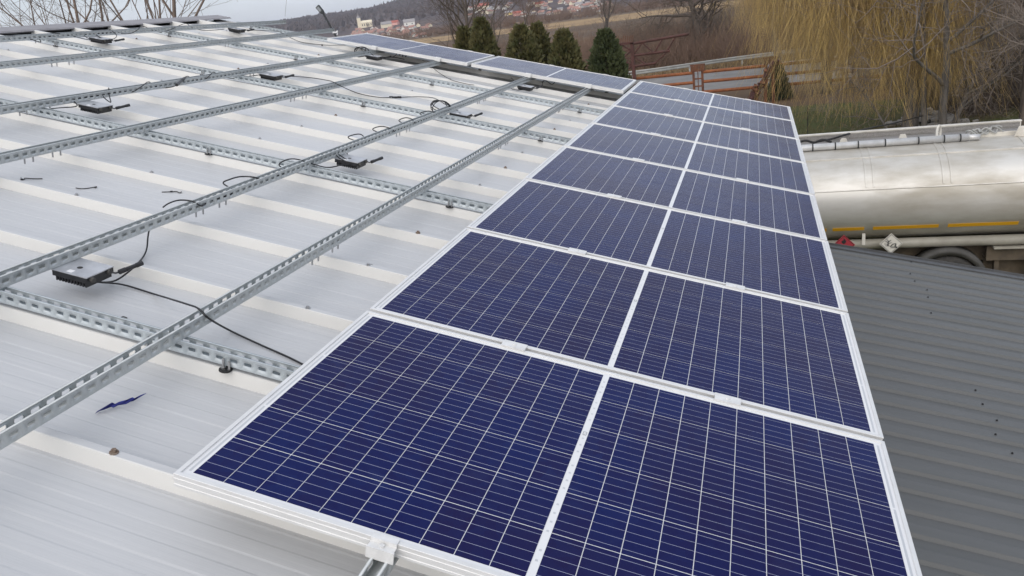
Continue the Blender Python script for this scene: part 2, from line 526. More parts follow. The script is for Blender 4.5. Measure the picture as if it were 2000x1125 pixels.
def hit_terrain(x, y, r0=150.0, r1=2600.0):
    d = w_ray(x, y)
    hz = math.hypot(d[0], d[1])
    az = math.degrees(math.atan2(d[0], d[1]))
    for r in np.arange(r0, r1, 6.0):
        z = CW[2] + d[2] / hz * r
        h = hill_h(az, r) if r > D_BASE else GZ
        if z <= h:
            return np.array([CW[0] + d[0] / hz * r, CW[1] + d[1] / hz * r, h]), r
    r = 1500.0
    return np.array([CW[0] + d[0] / hz * r, CW[1] + d[1] / hz * r, float(hill_h(az, r))]), r

# ================================================================== WAREHOUSE (the big roof)
RIB0, RIBP = 0.125, 0.505            # near foot of the first rib, rib pitch (along v)
W_VAL, W_RIB = -0.180, -0.135        # valley and rib-top levels below the module plane
U_RIDGE, U_EAVE = -5.72, 1.60
V0, V1 = RIB0 - 10 * RIBP - 0.02, RIB0 + 16 * RIBP + 0.08
wh = thing('warehouse', 'large building with pale ribbed metal roof carrying the solar panels', 'building', loc=(0, 0, 0))
prof = []                            # one sheet = two ribs; (v, w) profile from v=0
for k in range(2):
    o = k * RIBP
    prof += [(o + 0.000, 0), (o + 0.008, 0.045), (o + 0.012, 0.0465), (o + 0.034, 0.0465), (o + 0.038, 0.045), (o + 0.056, 0)]
    x = o + 0.062
    flip = 0
    while x < o + RIBP - 0.055:
        prof += [(x + 0.040, 0.0012 * flip), (x + 0.046, 0.0012 * (1 - flip))]
        flip = 1 - flip
        x += 0.048
    prof += [(o + RIBP - 0.004, 0)]
prof.append((2 * RIBP + 0.001, 0))
clean = [prof[0]]
for p in prof[1:]:
    if p[0] > clean[-1][0] + 1e-5:
        clean.append(p)
prof = clean
def sheet_mesh(name, prof, x0, x1, m, nx=6, seg_mi=None):
    xs = np.linspace(x0, x1, nx)
    n = len(prof)
    top = [(x, p[0], p[1]) for x in xs for p in prof]
    bot = [(x, p[0], p[1] - 0.0015) for x in xs for p in prof]
    b = MB()
    fs = [(i * n + j, (i + 1) * n + j, (i + 1) * n + j + 1, i * n + j + 1) for i in range(nx - 1) for j in range(n - 1)]
    b.add(top, fs)
    if seg_mi:
        b.m = [seg_mi[j] for i in range(nx - 1) for j in range(n - 1)]
    b.add(bot, [f[::-1] for f in fs])
    for i in (0, nx - 1):
        b.add([top[i * n + j] for j in range(n)] + [bot[i * n + j] for j in range(n)], [(j, j + 1, n + j + 1, n + j) for j in range(n - 1)])
    return b.mesh(name, m)
SEG_MI = [1 if max(prof[j][1], prof[j + 1][1]) > 0.01 and prof[j + 1][1] >= prof[j][1] and prof[j][1] < 0.0462 else 0 for j in range(len(prof) - 1)]   # the light on near rib faces is painted in; flats darker, with dust streaks
sm = sheet_mesh('roof_sheet', prof, U_RIDGE + 0.16, U_EAVE, ['roof_paint', 'roof_lit_face'], seg_mi=SEG_MI)
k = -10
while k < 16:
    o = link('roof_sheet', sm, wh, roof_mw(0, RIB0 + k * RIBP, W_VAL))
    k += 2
# deck under the sheets, dark where the ridge is open
b = MB(); b.box(U_RIDGE, U_EAVE - 0.02, V0, V1, W_VAL - 0.09, W_VAL - 0.012)
link('roof_core', b.mesh('roof_core', 'dark_void'), wh, roof_mw(0, 0, 0))
# other slope
RIDGE_W = W((U_RIDGE, 0, W_VAL))
other = Matrix.Translation(Vector((RIDGE_W[0], 0, RIDGE_W[2]))) @ Matrix.Rotation(math.pi, 4, 'Z') @ TILT
sm2 = sheet_mesh('roof_sheet_back', prof, 0.16, 7.2, 'roof_paint', 3)
for k in range(-8, 5):
    link('roof_sheet', sm2, wh, other @ T(0, k * 2 * RIBP, 0))
# ridge cap: overlapping folded lengths
def cap_mesh(L):
    b = MB()
    pr = [(0.20, -0.012), (0.185, 0.0), (0.0, 0.045), (-0.185, 0.0), (-0.20, -0.012)]
    a1 = math.tan(SLOPE)
    pts = [(x, -abs(x) * a1 + 0.052 + (z if abs(x) > 0.19 else 0)) for x, z in pr]
    lo = [(x, z - 0.002) for x, z in pts]
    n = len(pts)
    vs = [(x, y, z) for y in (0, L) for x, z in pts] + [(x, y, z) for y in (0, L) for x, z in lo]
    fs = [(j, n + j, n + j + 1, j + 1) for j in range(n - 1)] + [(2 * n + j, 2 * n + j + 1, 3 * n + j + 1, 3 * n + j) for j in range(n - 1)]
    fs += [(j, j + 1, 2 * n + j + 1, 2 * n + j) for j in range(n - 1)] + [(n + j, 3 * n + j, 3 * n + j + 1, n + j + 1) for j in range(n - 1)]
    fs += [(0, 2 * n, 3 * n, n), (n - 1, 2 * n - 1, 4 * n - 1, 3 * n - 1)]
    return b.add(vs, fs).mesh('ridge_cap', 'ridge_paint')
capm = cap_mesh(2.1)
y = 6.28
i = 0
while y > -5:
    link('ridge_cap', capm, wh, T(RIDGE_W[0], y, RIDGE_W[2] + 0.003 * (i % 2)))
    y -= 2.04
    i += 1
# walls
xe, ze = W((U_EAVE - 0.12, 0, W_VAL - 0.09))[[0, 2]]
xo = 2 * RIDGE_W[0] - xe
b = MB()
b.box(xe - 0.1, xe, V0 + 0.15, V1 - 0.12, GZ, ze)
link('side_wall', b.mesh('side_wall', 'wall_panel'), wh)
b = MB(); b.box(xo, xo + 0.1, V0 + 0.15, V1 - 0.12, GZ, ze)
link('side_wall', b.mesh('side_wall', 'wall_panel'), wh)
for y0 in (V0 + 0.05, V1 - 0.12):
    b = MB(); b.prism([(xo + 0.1, GZ), (xe - 0.1, GZ), (xe - 0.1, ze), (RIDGE_W[0], RIDGE_W[2] - 0.16), (xo + 0.1, ze)], 'y', y0, y0 + 0.1)
    link('gable_wall', b.mesh('gable_wall', 'wall_panel'), wh)
# verge flashing at the far gable
b = MB(); b.box(U_RIDGE, U_EAVE, 0, 0.03, W_VAL - 0.12, W_VAL + 0.01)
link('verge_flashing', b.mesh('verge_flashing', 'roof_paint'), wh, roof_mw(0, V1 - 0.01, 0))
# roof screws on the ribs
b = MB()
b.cyl((0, 0, 0), 'z', 0.011, 0, 0.002, 10)
b.cyl((0, 0, 0), 'z', 0.0055, 0.002, 0.009, 6)
scm = b.mesh('roof_screw', 'bolt_steel')
b = MB()
b.cyl((0, 0, 0), 'z', 0.012, 0, 0.003, 10)
b.cyl((0, 0, 0), 'z', 0.007, 0.003, 0.011, 6)
scr = b.mesh('rusty_screw', 'rust_screw')
RAIL_RIBS = (1, 5, 9, 12, 15)
rng = random.Random(3)
for k in range(-2, 17):
    if k in RAIL_RIBS:
        continue
    for j, u in enumerate((-0.30, -1.80, -3.30, -4.80)):
        link('roof_screw', scr if (k == 0 and j == 0) or rng.random() < 0.25 else scm, wh, roof_mw(u + rng.uniform(-.02, .02), RIB0 + k * RIBP + 0.022, W_RIB + 0.0016))

# ================================================================== ANNEX (lower grey roof)
AN = math.radians(12.5)
ca, sa = math.cos(AN), math.sin(AN)
D_AN = 2.5
n_an = np.array([sa, 0, ca])
p_an = CW - n_an * D_AN                                    # a point on the annex roof plane
AX0 = 1.50
AZ0 = p_an[2] - (AX0 - p_an[0]) * math.tan(AN)
AY1 = 7.42
an = thing('annex_building', 'low annex with dark grey ribbed roof below the solar panels', 'building', loc=(0, 0, 0))
AP = 0.207
aprof = []
for k in range(5):
    o = k * AP
    aprof += [(o, 0), (o + 0.085, 0.0), (o + 0.100, 0.0185), (o + 0.112, 0.0200), (o + 0.180, 0.0200), (o + 0.190, 0.0185)]
aprof.append((5 * AP + 0.002, 0.0))
am = sheet_mesh('annex_sheet', aprof, 0, 6.0, 'annex_paint', 4)
AROT = Matrix(((ca, 0, sa), (0, 1, 0), (-sa, 0, ca))).to_4x4()
def an_mw(x, y, z):
    return Matrix.Translation((AX0, 0, AZ0)) @ AROT @ T(x, y, z)
for k in range(11):
    link('roof_sheet', am, an, an_mw(0, AY1 - 0.06 - (k + 1) * 5 * AP, -0.02))
b = MB()
b.box(-0.02, 6.02, -0.03, 0.06, 0.004, 0.008)
b.box(-0.02, 6.02, 0.060, 0.066, -0.16, 0.026)
b.box(-0.02, 6.02, -0.035, -0.03, -0.005, 0.007)
link('verge_trim', b.mesh('verge_trim', 'annex_trim'), an, an_mw(0, AY1 - 0.06, 0.006))
b = MB(); b.box(6.0, 6.14, -3.2, 0, -0.11, -0.03); b.box(6.0, 6.012, -3.2, 0, -0.03, 0.0)
link('gutter', b.mesh('gutter', 'annex_trim'), an, an_mw(0, AY1, 0))
xr, zr = AX0 + 5.8 * ca, AZ0 - 5.8 * sa
for y0 in (AY1 - 0.22, -3.2):
    b = MB(); b.prism([(AX0 + 0.05, GZ), (xr, GZ), (xr, zr - 0.07), (AX0 + 0.05, AZ0 - 0.09)], 'y', y0, y0 + 0.12)
    link('end_wall', b.mesh('end_wall', 'wall_panel'), an)
b = MB(); b.box(xr, xr + 0.1, -3.1, AY1 - 0.22, GZ, zr - 0.08)
link('side_wall', b.mesh('side_wall', 'wall_panel'), an)
b = MB(); b.cyl((0, 0, 0), 'z', 0.0075, 0, 0.003, 8); b.cyl((0, 0, 0), 'z', 0.0045, 0.003, 0.008, 6)
asm = b.mesh('annex_screw', 'rubber')
rng = random.Random(8)
for k in range(40):
    for xx in (1.25, 2.55, 3.85):
        if rng.random() < 0.5:
            link('roof_screw', asm, an, an_mw(xx + rng.uniform(-.05, .05), AY1 - 0.06 - k * AP - 0.06, 0.0017))

# ================================================================== SOLAR PANELS
PL, PW, PH = 1.684, 1.002, 0.035
PITCH = PW + 0.020
def frame_mesh():
    pr = [(0.028, -PH), (0, -PH), (0, -0.0285), (0.0012, -0.0275), (0.0012, -0.0205), (0, -0.0195), (0, -0.0125), (0.0012, -0.0115), (0.0012, -0.0045), (0, -0.0035), (0, -0.0006), (0.0006, 0), (0.0105, 0), (0.011, -0.0005), (0.011, -0.0045)]
    b = MB()
    n = len(pr)
    vs = []
    for (sx, sy) in ((0, 0), (1, 0), (1, 1), (0, 1)):
        for d, z in pr:
            vs.append((d if sx == 0 else PL - d, d if sy == 0 else PW - d, z))
    fs = []
    for c in range(4):
        c2 = (c + 1) % 4
        for j in range(n - 1):
            fs.append((c * n + j, c2 * n + j, c2 * n + j + 1, c * n + j + 1))
    return b.add(vs, fs).mesh('frame', 'alu')
FRM = frame_mesh()
b = MB(); b.box(0.010, PL - 0.010, 0.010, PW - 0.010, -0.0075, -0.0042)
SHEET = b.mesh('laminate', 'backsheet')
CPU_, CPV = 0.0800, 0.1590
CW_, CH_ = 0.0779, 0.1559
b = MB()
b.box(-CW_ / 2, CW_ / 2, -CH_ / 2, CH_ / 2, -0.0005, 0.0003, 0)
for j in range(5):
    yb = -CH_ / 2 + CH_ * (j + 0.5) / 5
    b.quad((-CW_ / 2, yb - 0.0005, 0.0005), (CW_ / 2, yb - 0.0005, 0.0005), (CW_ / 2, yb + 0.0005, 0.0005), (-CW_ / 2, yb + 0.0005, 0.0005), 1)
CELL = b.mesh('cell', ['cell', 'busbar'])
b = MB(); b.box(-0.0028, 0.0028, -0.155, 0.155, 0, 0.0003)
RIBBON = b.mesh('ribbon', 'ribbon')
tc_ = bpy.data.curves.new('serial', 'FONT'); tc_.body = 'CSI'; tc_.size = 0.016; tc_.align_x = 'CENTER'; tc_.align_y = 'CENTER'
tmp = bpy.data.objects.new('serial_tmp', tc_); COL.objects.link(tmp)
dg = bpy.context.evaluated_depsgraph_get()
SERIAL = bpy.data.meshes.new_from_object(tmp.evaluated_get(dg))
SERIAL.materials.clear(); SERIAL.materials.append(MATS['print'])
bpy.data.objects.remove(tmp)
b = MB()
for j in range(26):                                        # fine printed marks along the middle strip
    if j % 5 != 2:
        b.box(-0.003, 0.003, j * 0.034 - 0.44, j * 0.034 - 0.44 + 0.006, 0, 0.0002)
MARKS = b.mesh('printed_marks', 'ribbon')
def solar_panel(u, v, label, group, prnd):
    t = thing('solar_panel', label, 'solar panel', roof_mw(u, v, 0, prnd), group=group)
    link('frame', FRM, t)
    link('laminate', SHEET, t)
    for half in range(2):
        for i in range(10):
            cx = 0.033 + CPU_ * (i + 0.5) if half == 0 else PL - 0.033 - CPU_ * (i + 0.5)
            for j in range(6):
                link('cell', CELL, t, loc=(cx, 0.024 + CPV * (j + 0.5), -0.0037))
    for x in (0.0225, PL - 0.0225):
        for j in range(3):
            link('ribbon', RIBBON, t, loc=(x, 0.024 + CPV * (2 * j + 1), -0.0041))
    tag(link('printed_marks', MARKS, t, loc=(PL / 2, PW / 2 + 0.02, -0.0041)), kind='stuff')
    link('serial_mark', SERIAL, t, Matrix.Translation((PL / 2, 0.62, -0.0040)) @ Matrix.Rotation(-math.pi / 2, 4, 'Z'))
    return t
rows = ['nearest solar panel of the column, with end clamps on its front edge',
        'second solar panel from the near end of the column',
        'third solar panel from the near end of the column',
        'fourth solar panel from the near end of the column',
        'fifth solar panel from the near end, halfway up the column',
        'sixth solar panel from the near end of the column',
        'seventh solar panel, last before the far cross row',
        'farthest solar panel of the column, at the outer corner of the cross row']
GP = 'solar panels mounted on the roof'
rng = random.Random(5)
for i in range(8):
    solar_panel(rng.uniform(-.002, .002), i * PITCH, rows[i], GP, rng.uniform(-.0008, .0008))
UG = 0.045
solar_panel(-UG - PL, 7 * PITCH, 'middle solar panel of the far cross row, beside the column end', GP, 0)
solar_panel(-2 * UG - 2 * PL, 7 * PITCH, 'solar panel at the upper end of the far cross row, nearest the floodlight', GP, 0)

# ================================================================== MOUNTING RAILS
def channel_mesh(L, m, slot=0.028, sh=0.0125, wd=0.041, h=0.041, t=0.0024, p=0.05):
    n = int(round(L / p))
    hx, hz = slot / 2, sh / 2
    zc = 0.0225
    outer = np.array([(-p / 2, 0), (0, 0), (p / 2, 0), (p / 2, zc), (p / 2, h), (0, h), (-p / 2, h), (-p / 2, zc)])
    hole = np.array([(-hx + hz * 0.35, zc - hz), (0, zc - hz), (hx - hz * 0.35, zc - hz), (hx, zc), (hx - hz * 0.35, zc + hz), (0, zc + hz), (-hx + hz * 0.35, zc + hz), (-hx, zc)])
    ring_pts = np.concatenate([outer, hole])               # 16 points (s, z)
    V, Q = [], []
    off = 0
    for sgn in (-1, 1):
        for k in range(n):
            s0 = (k + 0.5) * p
            for xw in (sgn * wd / 2, sgn * (wd / 2 - t)):
                for (s, z) in ring_pts:
                    V.append((xw, s0 + s, z))
            for lay in (0, 16):
                for j in range(8):
                    j2 = (j + 1) % 8
                    Q.append((off + lay + j, off + lay + j2, off + lay + 8 + j2, off + lay + 8 + j))
            for j in range(8):
                j2 = (j + 1) % 8
                Q.append((off + 8 + j, off + 8 + j2, off + 24 + j2, off + 24 + j))
            off += 32
    b = MB()
    b.box(-wd / 2 + t, wd / 2 - t, 0, L, 0, t)
    for sgn in (-1, 1):
        x0, x1 = sorted((sgn * wd / 2, sgn * (wd / 2 - 0.0068)))
        b.box(x0, x1, 0, L, h, h + t)
    V = np.array(V + b.v)
    Q = np.array(Q + [tuple(i + off for i in f) for f in b.f])
    return arr_mesh('channel', V, Q, m)
LUP = 9.2
CH_UP = channel_mesh(LUP, 'zinc')
CH_LO = channel_mesh(6.55, 'zinc_bright')
b = MB(); b.cyl((0, 0, 0), 'z', 0.004, -0.030, 0.012, 8); b.cyl((0, 0, 0), 'z', 0.0075, 0.0, 0.006, 6)
BOLT = b.mesh('bolt', 'bolt_steel')
b = MB(); b.cyl((0, 0, 0), 'z', 0.0042, -0.004, 0.040, 8); b.cyl((0, 0, 0), 'z', 0.008, 0.004, 0.010, 6); b.cyl((0.02, 0, 0), 'z', 0.0042, 0.0, 0.034, 8)
HANGER = b.mesh('hanger_bolt', 'bolt_steel')
b = MB(); b.cyl((0.008, 0, 0), 'z', 0.021, 0, 0.004, 14)
WASH = b.mesh('washer', 'rubber')
b = MB()                                                   # mid clamp bridging two frames
b.box(-0.04, 0.04, -0.021, 0.021, 0.0006, 0.0055)
b.box(-0.04, 0.04, -0.0095, -0.0065, -0.022, 0.0)
b.box(-0.04, 0.04, 0.0065, 0.0095, -0.022, 0.0)
b.cyl((0, 0, 0), 'z', 0.0062, 0.0055, 0.009, 10)
MIDC = b.mesh('mid_clamp', 'clamp_alu')
b = MB()                                                   # end clamp hooked over the frame (frame lies towards +y)
b.box(-0.03, 0.03, -0.002, 0.012, 0.0005, 0.0035)
b.box(-0.03, 0.03, -0.005, -0.002, -0.010, 0.0035)
b.box(-0.03, 0.03, -0.020, -0.005, -0.0095, -0.0065)
b.box(-0.032, 0.032, -0.024, -0.020, -0.036, -0.0062)
b.cyl((0, -0.0125, 0), 'z', 0.0055, -0.0065, -0.002, 10)
ENDC = b.mesh('end_clamp', 'clamp_alu')
W_UP = -PH - 0.0434
def up_rail(ua, va, ub, vb, label, v_start=-0.9, end=8.3):
    sl = (ub - ua) / (vb - va)
    u0 = ua + (v_start - va) * sl
    rz = -math.atan(sl)
    t = thing('mounting_rail', label, 'rail', roof_mw(u0, v_start, W_UP, rz), group='upper slotted mounting rails')
    link('channel', CH_UP, t)
    return t, lambda v: (v - v_start) / math.cos(rz)
ZT = PH + 0.0434
JOIN_V = {1: (1.55, 4.1, 5.9), 2: (1.75, 3.9, 5.6), 3: (1.9, 4.3), 4: (2.6, 4.9), 5: (3.9, 6.1), 6: (4.6,)}
rail_defs = [
    (0.525, 0.0, 0.525, 8.0, 'slotted rail under the panel column, its open end poking out at the near edge'),
    (1.220, 0.0, 1.222, 8.0, 'slotted rail hidden under the outer side of the panel column'),
    (-0.493, 0.0, -0.420, 7.0, 'empty slotted rail nearest the panel column'),
    (-1.192, 0.7, -1.085, 6.9, 'second empty slotted rail from the panels, carrying black cable loops'),
    (-2.272, 1.7, -2.118, 7.0, 'third empty slotted rail from the panels, without any inverter'),
    (-3.012, 2.4, -2.880, 7.0, 'fourth empty slotted rail from the panels, with a plug tied to it'),
    (-4.030, 3.4, -3.990, 8.3, 'bare slotted rail ending free beside the cross row and floodlight'),
    (-4.885, 4.2, -4.672, 8.3, 'highest slotted rail, just below the ridge cap'),
]
rails = []
for i, (ua, va, ub, vb, lab) in enumerate(rail_defs):
    t, s_of = up_rail(ua, va, ub, vb, lab)
    rails.append((t, s_of))
    if i < 2:
        for r in range(1, 8):
            link('mid_clamp', MIDC, t, loc=(0, s_of(r * PITCH - 0.010), ZT))
        link('end_clamp', ENDC, t, loc=(0, s_of(0.0), ZT))
        link('end_clamp', ENDC, t, Matrix.Translation((0, s_of(8 * PITCH - 0.02), ZT)) @ Matrix.Rotation(math.pi, 4, 'Z'))
    elif i < 6:
        link('end_clamp', ENDC, t, loc=(0, s_of(7 * PITCH), ZT))
        link('end_clamp', ENDC, t, Matrix.Translation((0, s_of(8 * PITCH - 0.02), ZT)) @ Matrix.Rotation(math.pi, 4, 'Z'))
    if i >= 2:
        for v in JOIN_V[i - 1]:
            for dv in (-0.07, -0.02, 0.10, 0.15):
                link('bolt', BOLT, t, loc=(0.006, s_of(v + dv), 0.0))
W_LO = W_UP - 0.0434
low_labels = ['lower cross rail nearest the camera, running under the near panels', 'second lower cross rail from the near end, under the middle of the rails',
              'third lower cross rail from the near end', 'fourth lower cross rail, just before the far cross row', 'farthest lower cross rail, under the far cross row panels']
for k, lab in zip(RAIL_RIBS, low_labels):
    v = RIB0 + k * RIBP + 0.030
    t = thing('cross_rail', lab, 'rail', roof_mw(1.55, v, W_LO, math.pi / 2), group='lower cross rails on the roof ribs')
    link('channel', CH_LO, t)
    for u in (1.2, -0.306, -1.805, -3.30, -4.80):
        h = link('hanger_bolt', HANGER, t, Matrix.Translation((-0.028, 1.55 - u, W_RIB + 0.002 - W_LO)) @ Matrix.Rotation(-math.pi / 2, 4, 'Z'))
        link('washer', WASH, h)

# ================================================================== MICROINVERTERS
b = MB()
b.box(-0.085, 0.062, -0.066, 0.066, -0.023, -0.0025)
BODY = b.mesh('housing', 'black_plastic')
b = MB()
for j in range(11):
    x = -0.075 + j * 0.0125
    b.box(x, x + 0.006, -0.062, 0.062, -0.041, -0.023)
FINS = b.mesh('heat_sink', 'black_plastic')
b = MB()
b.box(-0.125, 0.064, -0.067, 0.067, -0.0025, 0.0)
b.box(0.020, 0.064, -0.066, 0.066, 0.0, 0.0012)
PLATE = b.mesh('mounting_plate', 'inverter_plate')
GLANDS = [MB().tube(p_, 0.010, 8).mesh('cable_gland', 'fender') for p_ in ([(0.058, -0.045, -0.012), (0.076, -0.045, -0.013)], [(0.058, 0.040, -0.012), (0.072, 0.040, -0.012)])]
b = MB()
b.tube([(0.070, 0.040, -0.012), (0.085, 0.05, -0.016), (0.092, 0.062, -0.014)], 0.0035, 6)
b.tube([(0.092, 0.060, -0.014), (0.100, 0.085, -0.010)], 0.0095, 10)
b.tube([(0.101, 0.087, -0.010), (0.114, 0.125, -0.004)], 0.0082, 10)
b.tube([(0.114, 0.125, -0.004), (0.122, 0.148, 0.0)], 0.0095, 10)
PLUG = b.mesh('connector', 'black_plastic')
b = MB(); b.cyl((-0.02, -0.005, 0), 'z', 0.010, 0.0, 0.0008, 14)
HOLE = b.mesh('mounting_hole', 'dark_void')
b = MB(); b.box(-0.035, -0.012, -0.055, -0.035, 0.0, 0.0007)
STICK = b.mesh('sticker', 'label_white')
inv = [(-1.085, 0.93, 'black microinverter nearest the camera, with a white sticker and a plug sticking out'),
       (-1.045, 2.99, 'microinverter under the second rail, where its cable crosses the second cross rail'),
       (-1.02, 4.88, 'microinverter beside the coiled cable loop on the second rail'),
       (-1.00, 6.83, 'microinverter half shaded by the cross row, nearest the panel column'),
       (-2.86, 2.99, 'microinverter under the fourth rail with its plug pointing up to the rail'),
       (-2.815, 4.98, 'microinverter whose long cable runs over the third rail to a connector'),
       (-2.80, 7.02, 'microinverter in the shade at the cable bundle of the cross row'),
       (-4.72, 5.15, 'small black microinverter under the highest rail, nearest the ridge cap joint'),
       (-4.64, 7.20, 'farthest microinverter under the highest rail')]
for (u, v, lab) in inv:
    t = thing('microinverter', lab, 'inverter', roof_mw(u, v, W_UP - 0.001, 0.0), group='microinverters hung under the rails')
    link('housing', BODY, t); link('heat_sink', FINS, t); link('mounting_plate', PLATE, t)
    for g_ in GLANDS:
        link('cable_gland', g_, t)
    link('connector', PLUG, t); link('mounting_hole', HOLE, t); link('sticker', STICK, t)

# ================================================================== CABLES
def cable(label, paths, r=0.0036, name='cable', plugs=()):
    """paths: lists of (px, py, w) in photo pixels on the level w"""
    b = MB()
    for path in paths:
        pts = crom([p if len(p) == 4 else P_w(*p) for p in path] if False else [P_w(*p) if len(p) == 3 else np.array(p[:3]) for p in path])
        fine = []
        for i in range(len(pts) - 1):
            k_ = max(1, int(np.linalg.norm(pts[i + 1] - pts[i]) / 0.03))
            fine += [pts[i] + (pts[i + 1] - pts[i]) * t_ / k_ for t_ in range(k_)]
        fine.append(pts[-1])
        out_ = []
        for p in fine:
            ph = (p[1] - RIB0 - 0.022 + RIBP / 2) % RIBP - RIBP / 2
            if p[2] < -0.118:                              # the cable lies on the sheet: first surface met along the sight line
                for w_ in np.linspace(-0.118, W_VAL + 0.003 + r, 40):
                    c_ = C_UVW + (p - C_UVW) * (w_ - C_UVW[2]) / (p[2] - C_UVW[2])
                    ph = (c_[1] - RIB0 - 0.022 + RIBP / 2) % RIBP - RIBP / 2
                    floor = W_VAL + 0.003 + r + 0.0475 * math.exp(-(max(abs(ph) - 0.022, 0) / 0.04) ** 2 * 0.5)
                    if w_ <= floor or w_ <= p[2]:
                        break
                p = c_
            out_.append(W(p))
        b.tube(out_, r, 6)
    o = link(name, b.mesh(name, 'cable_black', True), None)
    tag(o, label, 'cable', 'black cables of the solar array')
    for (x0, y0, x1, y1, w) in plugs:
        b = MB()
        a, c = W(P_w(x0, y0, w)), W(P_w(x1, y1, w))
        d = c - a
        b.tube([a, a + d * .28], 0.011, 8); b.tube([a + d * .26, a + d * .74], 0.0085, 8); b.tube([a + d * .72, c], 0.011, 8)
        link('connector', b.mesh('connector', 'black_plastic'), o)
    return o
FL = -0.172
cable('black cable from the nearest inverter over the nearest empty rail into the panel edge',
      [[(164, 545, -0.092), (192, 551, -0.12), (240, 556, -0.165), (300, 574, FL), (365, 594, -0.06), (388, 603, -0.030), (408, 622, -0.05), (450, 646, FL), (510, 674, FL), (560, 696, FL), (600, 716, FL)]])
cable('black cable rising from the nearest inverter up to the second rail',
      [[(164, 545, -0.092), (195, 551, -0.13), (225, 548, FL), (252, 530, FL), (275, 508, FL), (286, 488, -0.16), (289, 462, -0.12), (293, 440, -0.082), (296, 425, -0.060)]])
RT = -0.031
def arcs(rail_i, lst):
    """one continuous run: between two visible loops the cable lies inside the rail's channel"""
    ua, va, ub, vb, _ = rail_defs[rail_i]
    uc = lambda v: ua + (ub - ua) * (v - va) / (vb - va)
    run = []
    for i, arc in enumerate(lst):
        if i:
            v0, v1 = P_w(*lst[i - 1][-1])[1], P_w(*arc[0])[1]
            if v1 > v0 + 0.03:
                e = min(0.05, (v1 - v0) / 3)
                run += [(uc(v0 + e), v0 + e, -0.062, 0), (uc(v1 - e), v1 - e, -0.062, 0)]
        run += list(arc)
    return [run]
cable('black trunk cable looping in and out of the second rail',
      arcs(3, [[(318, 405, -0.05), (330, 397, RT), (350, 391, RT), (375, 393, RT), (393, 402, -0.05), (403, 396, -0.06), (407, 391, -0.055)],
       [(436, 358, -0.05), (450, 350, RT), (470, 345, RT), (495, 346, RT), (515, 351, -0.05), (523, 345, -0.06)],
       [(545, 322, -0.05), (560, 312, RT), (580, 311, RT), (610, 320, -0.06), (640, 327, -0.10), (668, 322, -0.10), (685, 318, -0.09)],
       [(674, 290, -0.06), (679, 302, -0.09), (692, 315, -0.11), (699, 319, -0.11), (692, 323, -0.11), (680, 318, -0.09)],
       [(680, 269, -0.05), (692, 263, RT), (706, 263, RT), (717, 275, -0.06)],
       [(728, 253, -0.05), (742, 247, RT), (757, 249, RT), (770, 256, -0.05)],
       [(779, 236, -0.05), (792, 230, RT), (805, 233, RT), (810, 240, -0.05)],
       [(820, 222, -0.05), (835, 217, RT), (850, 219, -0.04)]]))
cable('black cable with inline connector running from fourth rail to the coil',
      [[(545, 148, -0.10), (600, 151, FL), (640, 157, -0.06), (652, 161, -0.030), (672, 171, -0.07), (702, 183, FL), (740, 190, FL), (772, 190, FL), (815, 189, FL), (845, 191, -0.12), (862, 199, -0.04), (868, 203, -0.028)],
       [(868, 203, -0.028), (880, 207, -0.06), (898, 219, -0.10), (903, 223, -0.09)]],
      plugs=[(761, 190, 783, 190, FL)])
coil = MB()
c0 = W(P_w(860, 209, -0.055))
for kk in range(4):
    cc = c0 + W((0.0, 0.012 * kk - 0.02, 0.0))
    coil.tube(crom([cc + W((0.055 * math.cos(a) * (1 + 0.12 * kk), 0.05 * math.sin(a * 1.0 + kk), 0.045 * math.sin(a) + 0.004 * kk)) for a in np.linspace(0, 2 * math.pi, 13)], 4), 0.0036, 6)
tag(link('cable_coil', coil.mesh('cable_coil', 'cable_black', True)), 'tight coil of black cable wound around the second rail', 'cable', 'black cables of the solar array')
coil = MB()
c0 = W(P_w(706, 101, -0.055))
for kk in range(3):
    cc = c0 + W((0.0, 0.02 * kk - 0.02, 0.0))
    coil.tube(crom([cc + W((0.055 * math.cos(a) * (1 + 0.15 * kk), 0.05 * math.sin(a + kk), 0.05 * math.sin(a))) for a in np.linspace(0, 2 * math.pi, 13)], 4), 0.0042, 6)
tag(link('cable_coil', coil.mesh('cable_coil', 'cable_black', True)), 'far coil of black cable on the fourth rail beside the cross row', 'cable', 'black cables of the solar array')
cable('black cable slung along the fourth rail with a taped plug',
      arcs(5, [[(35, 218, -0.11), (70, 215, -0.12), (112, 211, -0.11), (150, 207, -0.09)],
       [(212, 172, -0.03), (213, 185, -0.06), (216, 200, -0.09)],
       [(247, 181, -0.08), (262, 178, -0.06), (275, 170, RT), (290, 160, RT)],
       [(313, 172, -0.08), (335, 170, -0.07), (348, 164, -0.04), (365, 149, RT)],
       [(388, 158, -0.08), (402, 154, -0.06), (410, 147, RT), (417, 141, RT)],
       [(437, 150, -0.09), (455, 153, -0.11), (480, 150, -0.11), (508, 146, -0.09)]]),
      plugs=[(345, 166, 360, 153, -0.035)])
cable('black cable slung along the highest rail',
      arcs(7, [[(0, 73, -0.06), (20, 70, RT), (45, 72, -0.05), (78, 82, -0.09)],
       [(98, 67, -0.05), (110, 65, RT), (135, 69, -0.06), (176, 78, -0.09)],
       [(214, 58, RT), (222, 63, -0.05), (228, 70, -0.08), (222, 76, -0.09), (208, 78, -0.09)],
       [(240, 66, -0.07), (255, 65, -0.06), (268, 59, RT), (278, 51, RT)],
       [(300, 62, -0.09), (318, 62, -0.08), (335, 57, -0.05), (362, 46, RT)],
       [(375, 54, -0.06), (395, 59, -0.09), (415, 59, -0.10), (438, 57, -0.09)]]),
      plugs=[(298, 61, 316, 62, -0.09)])
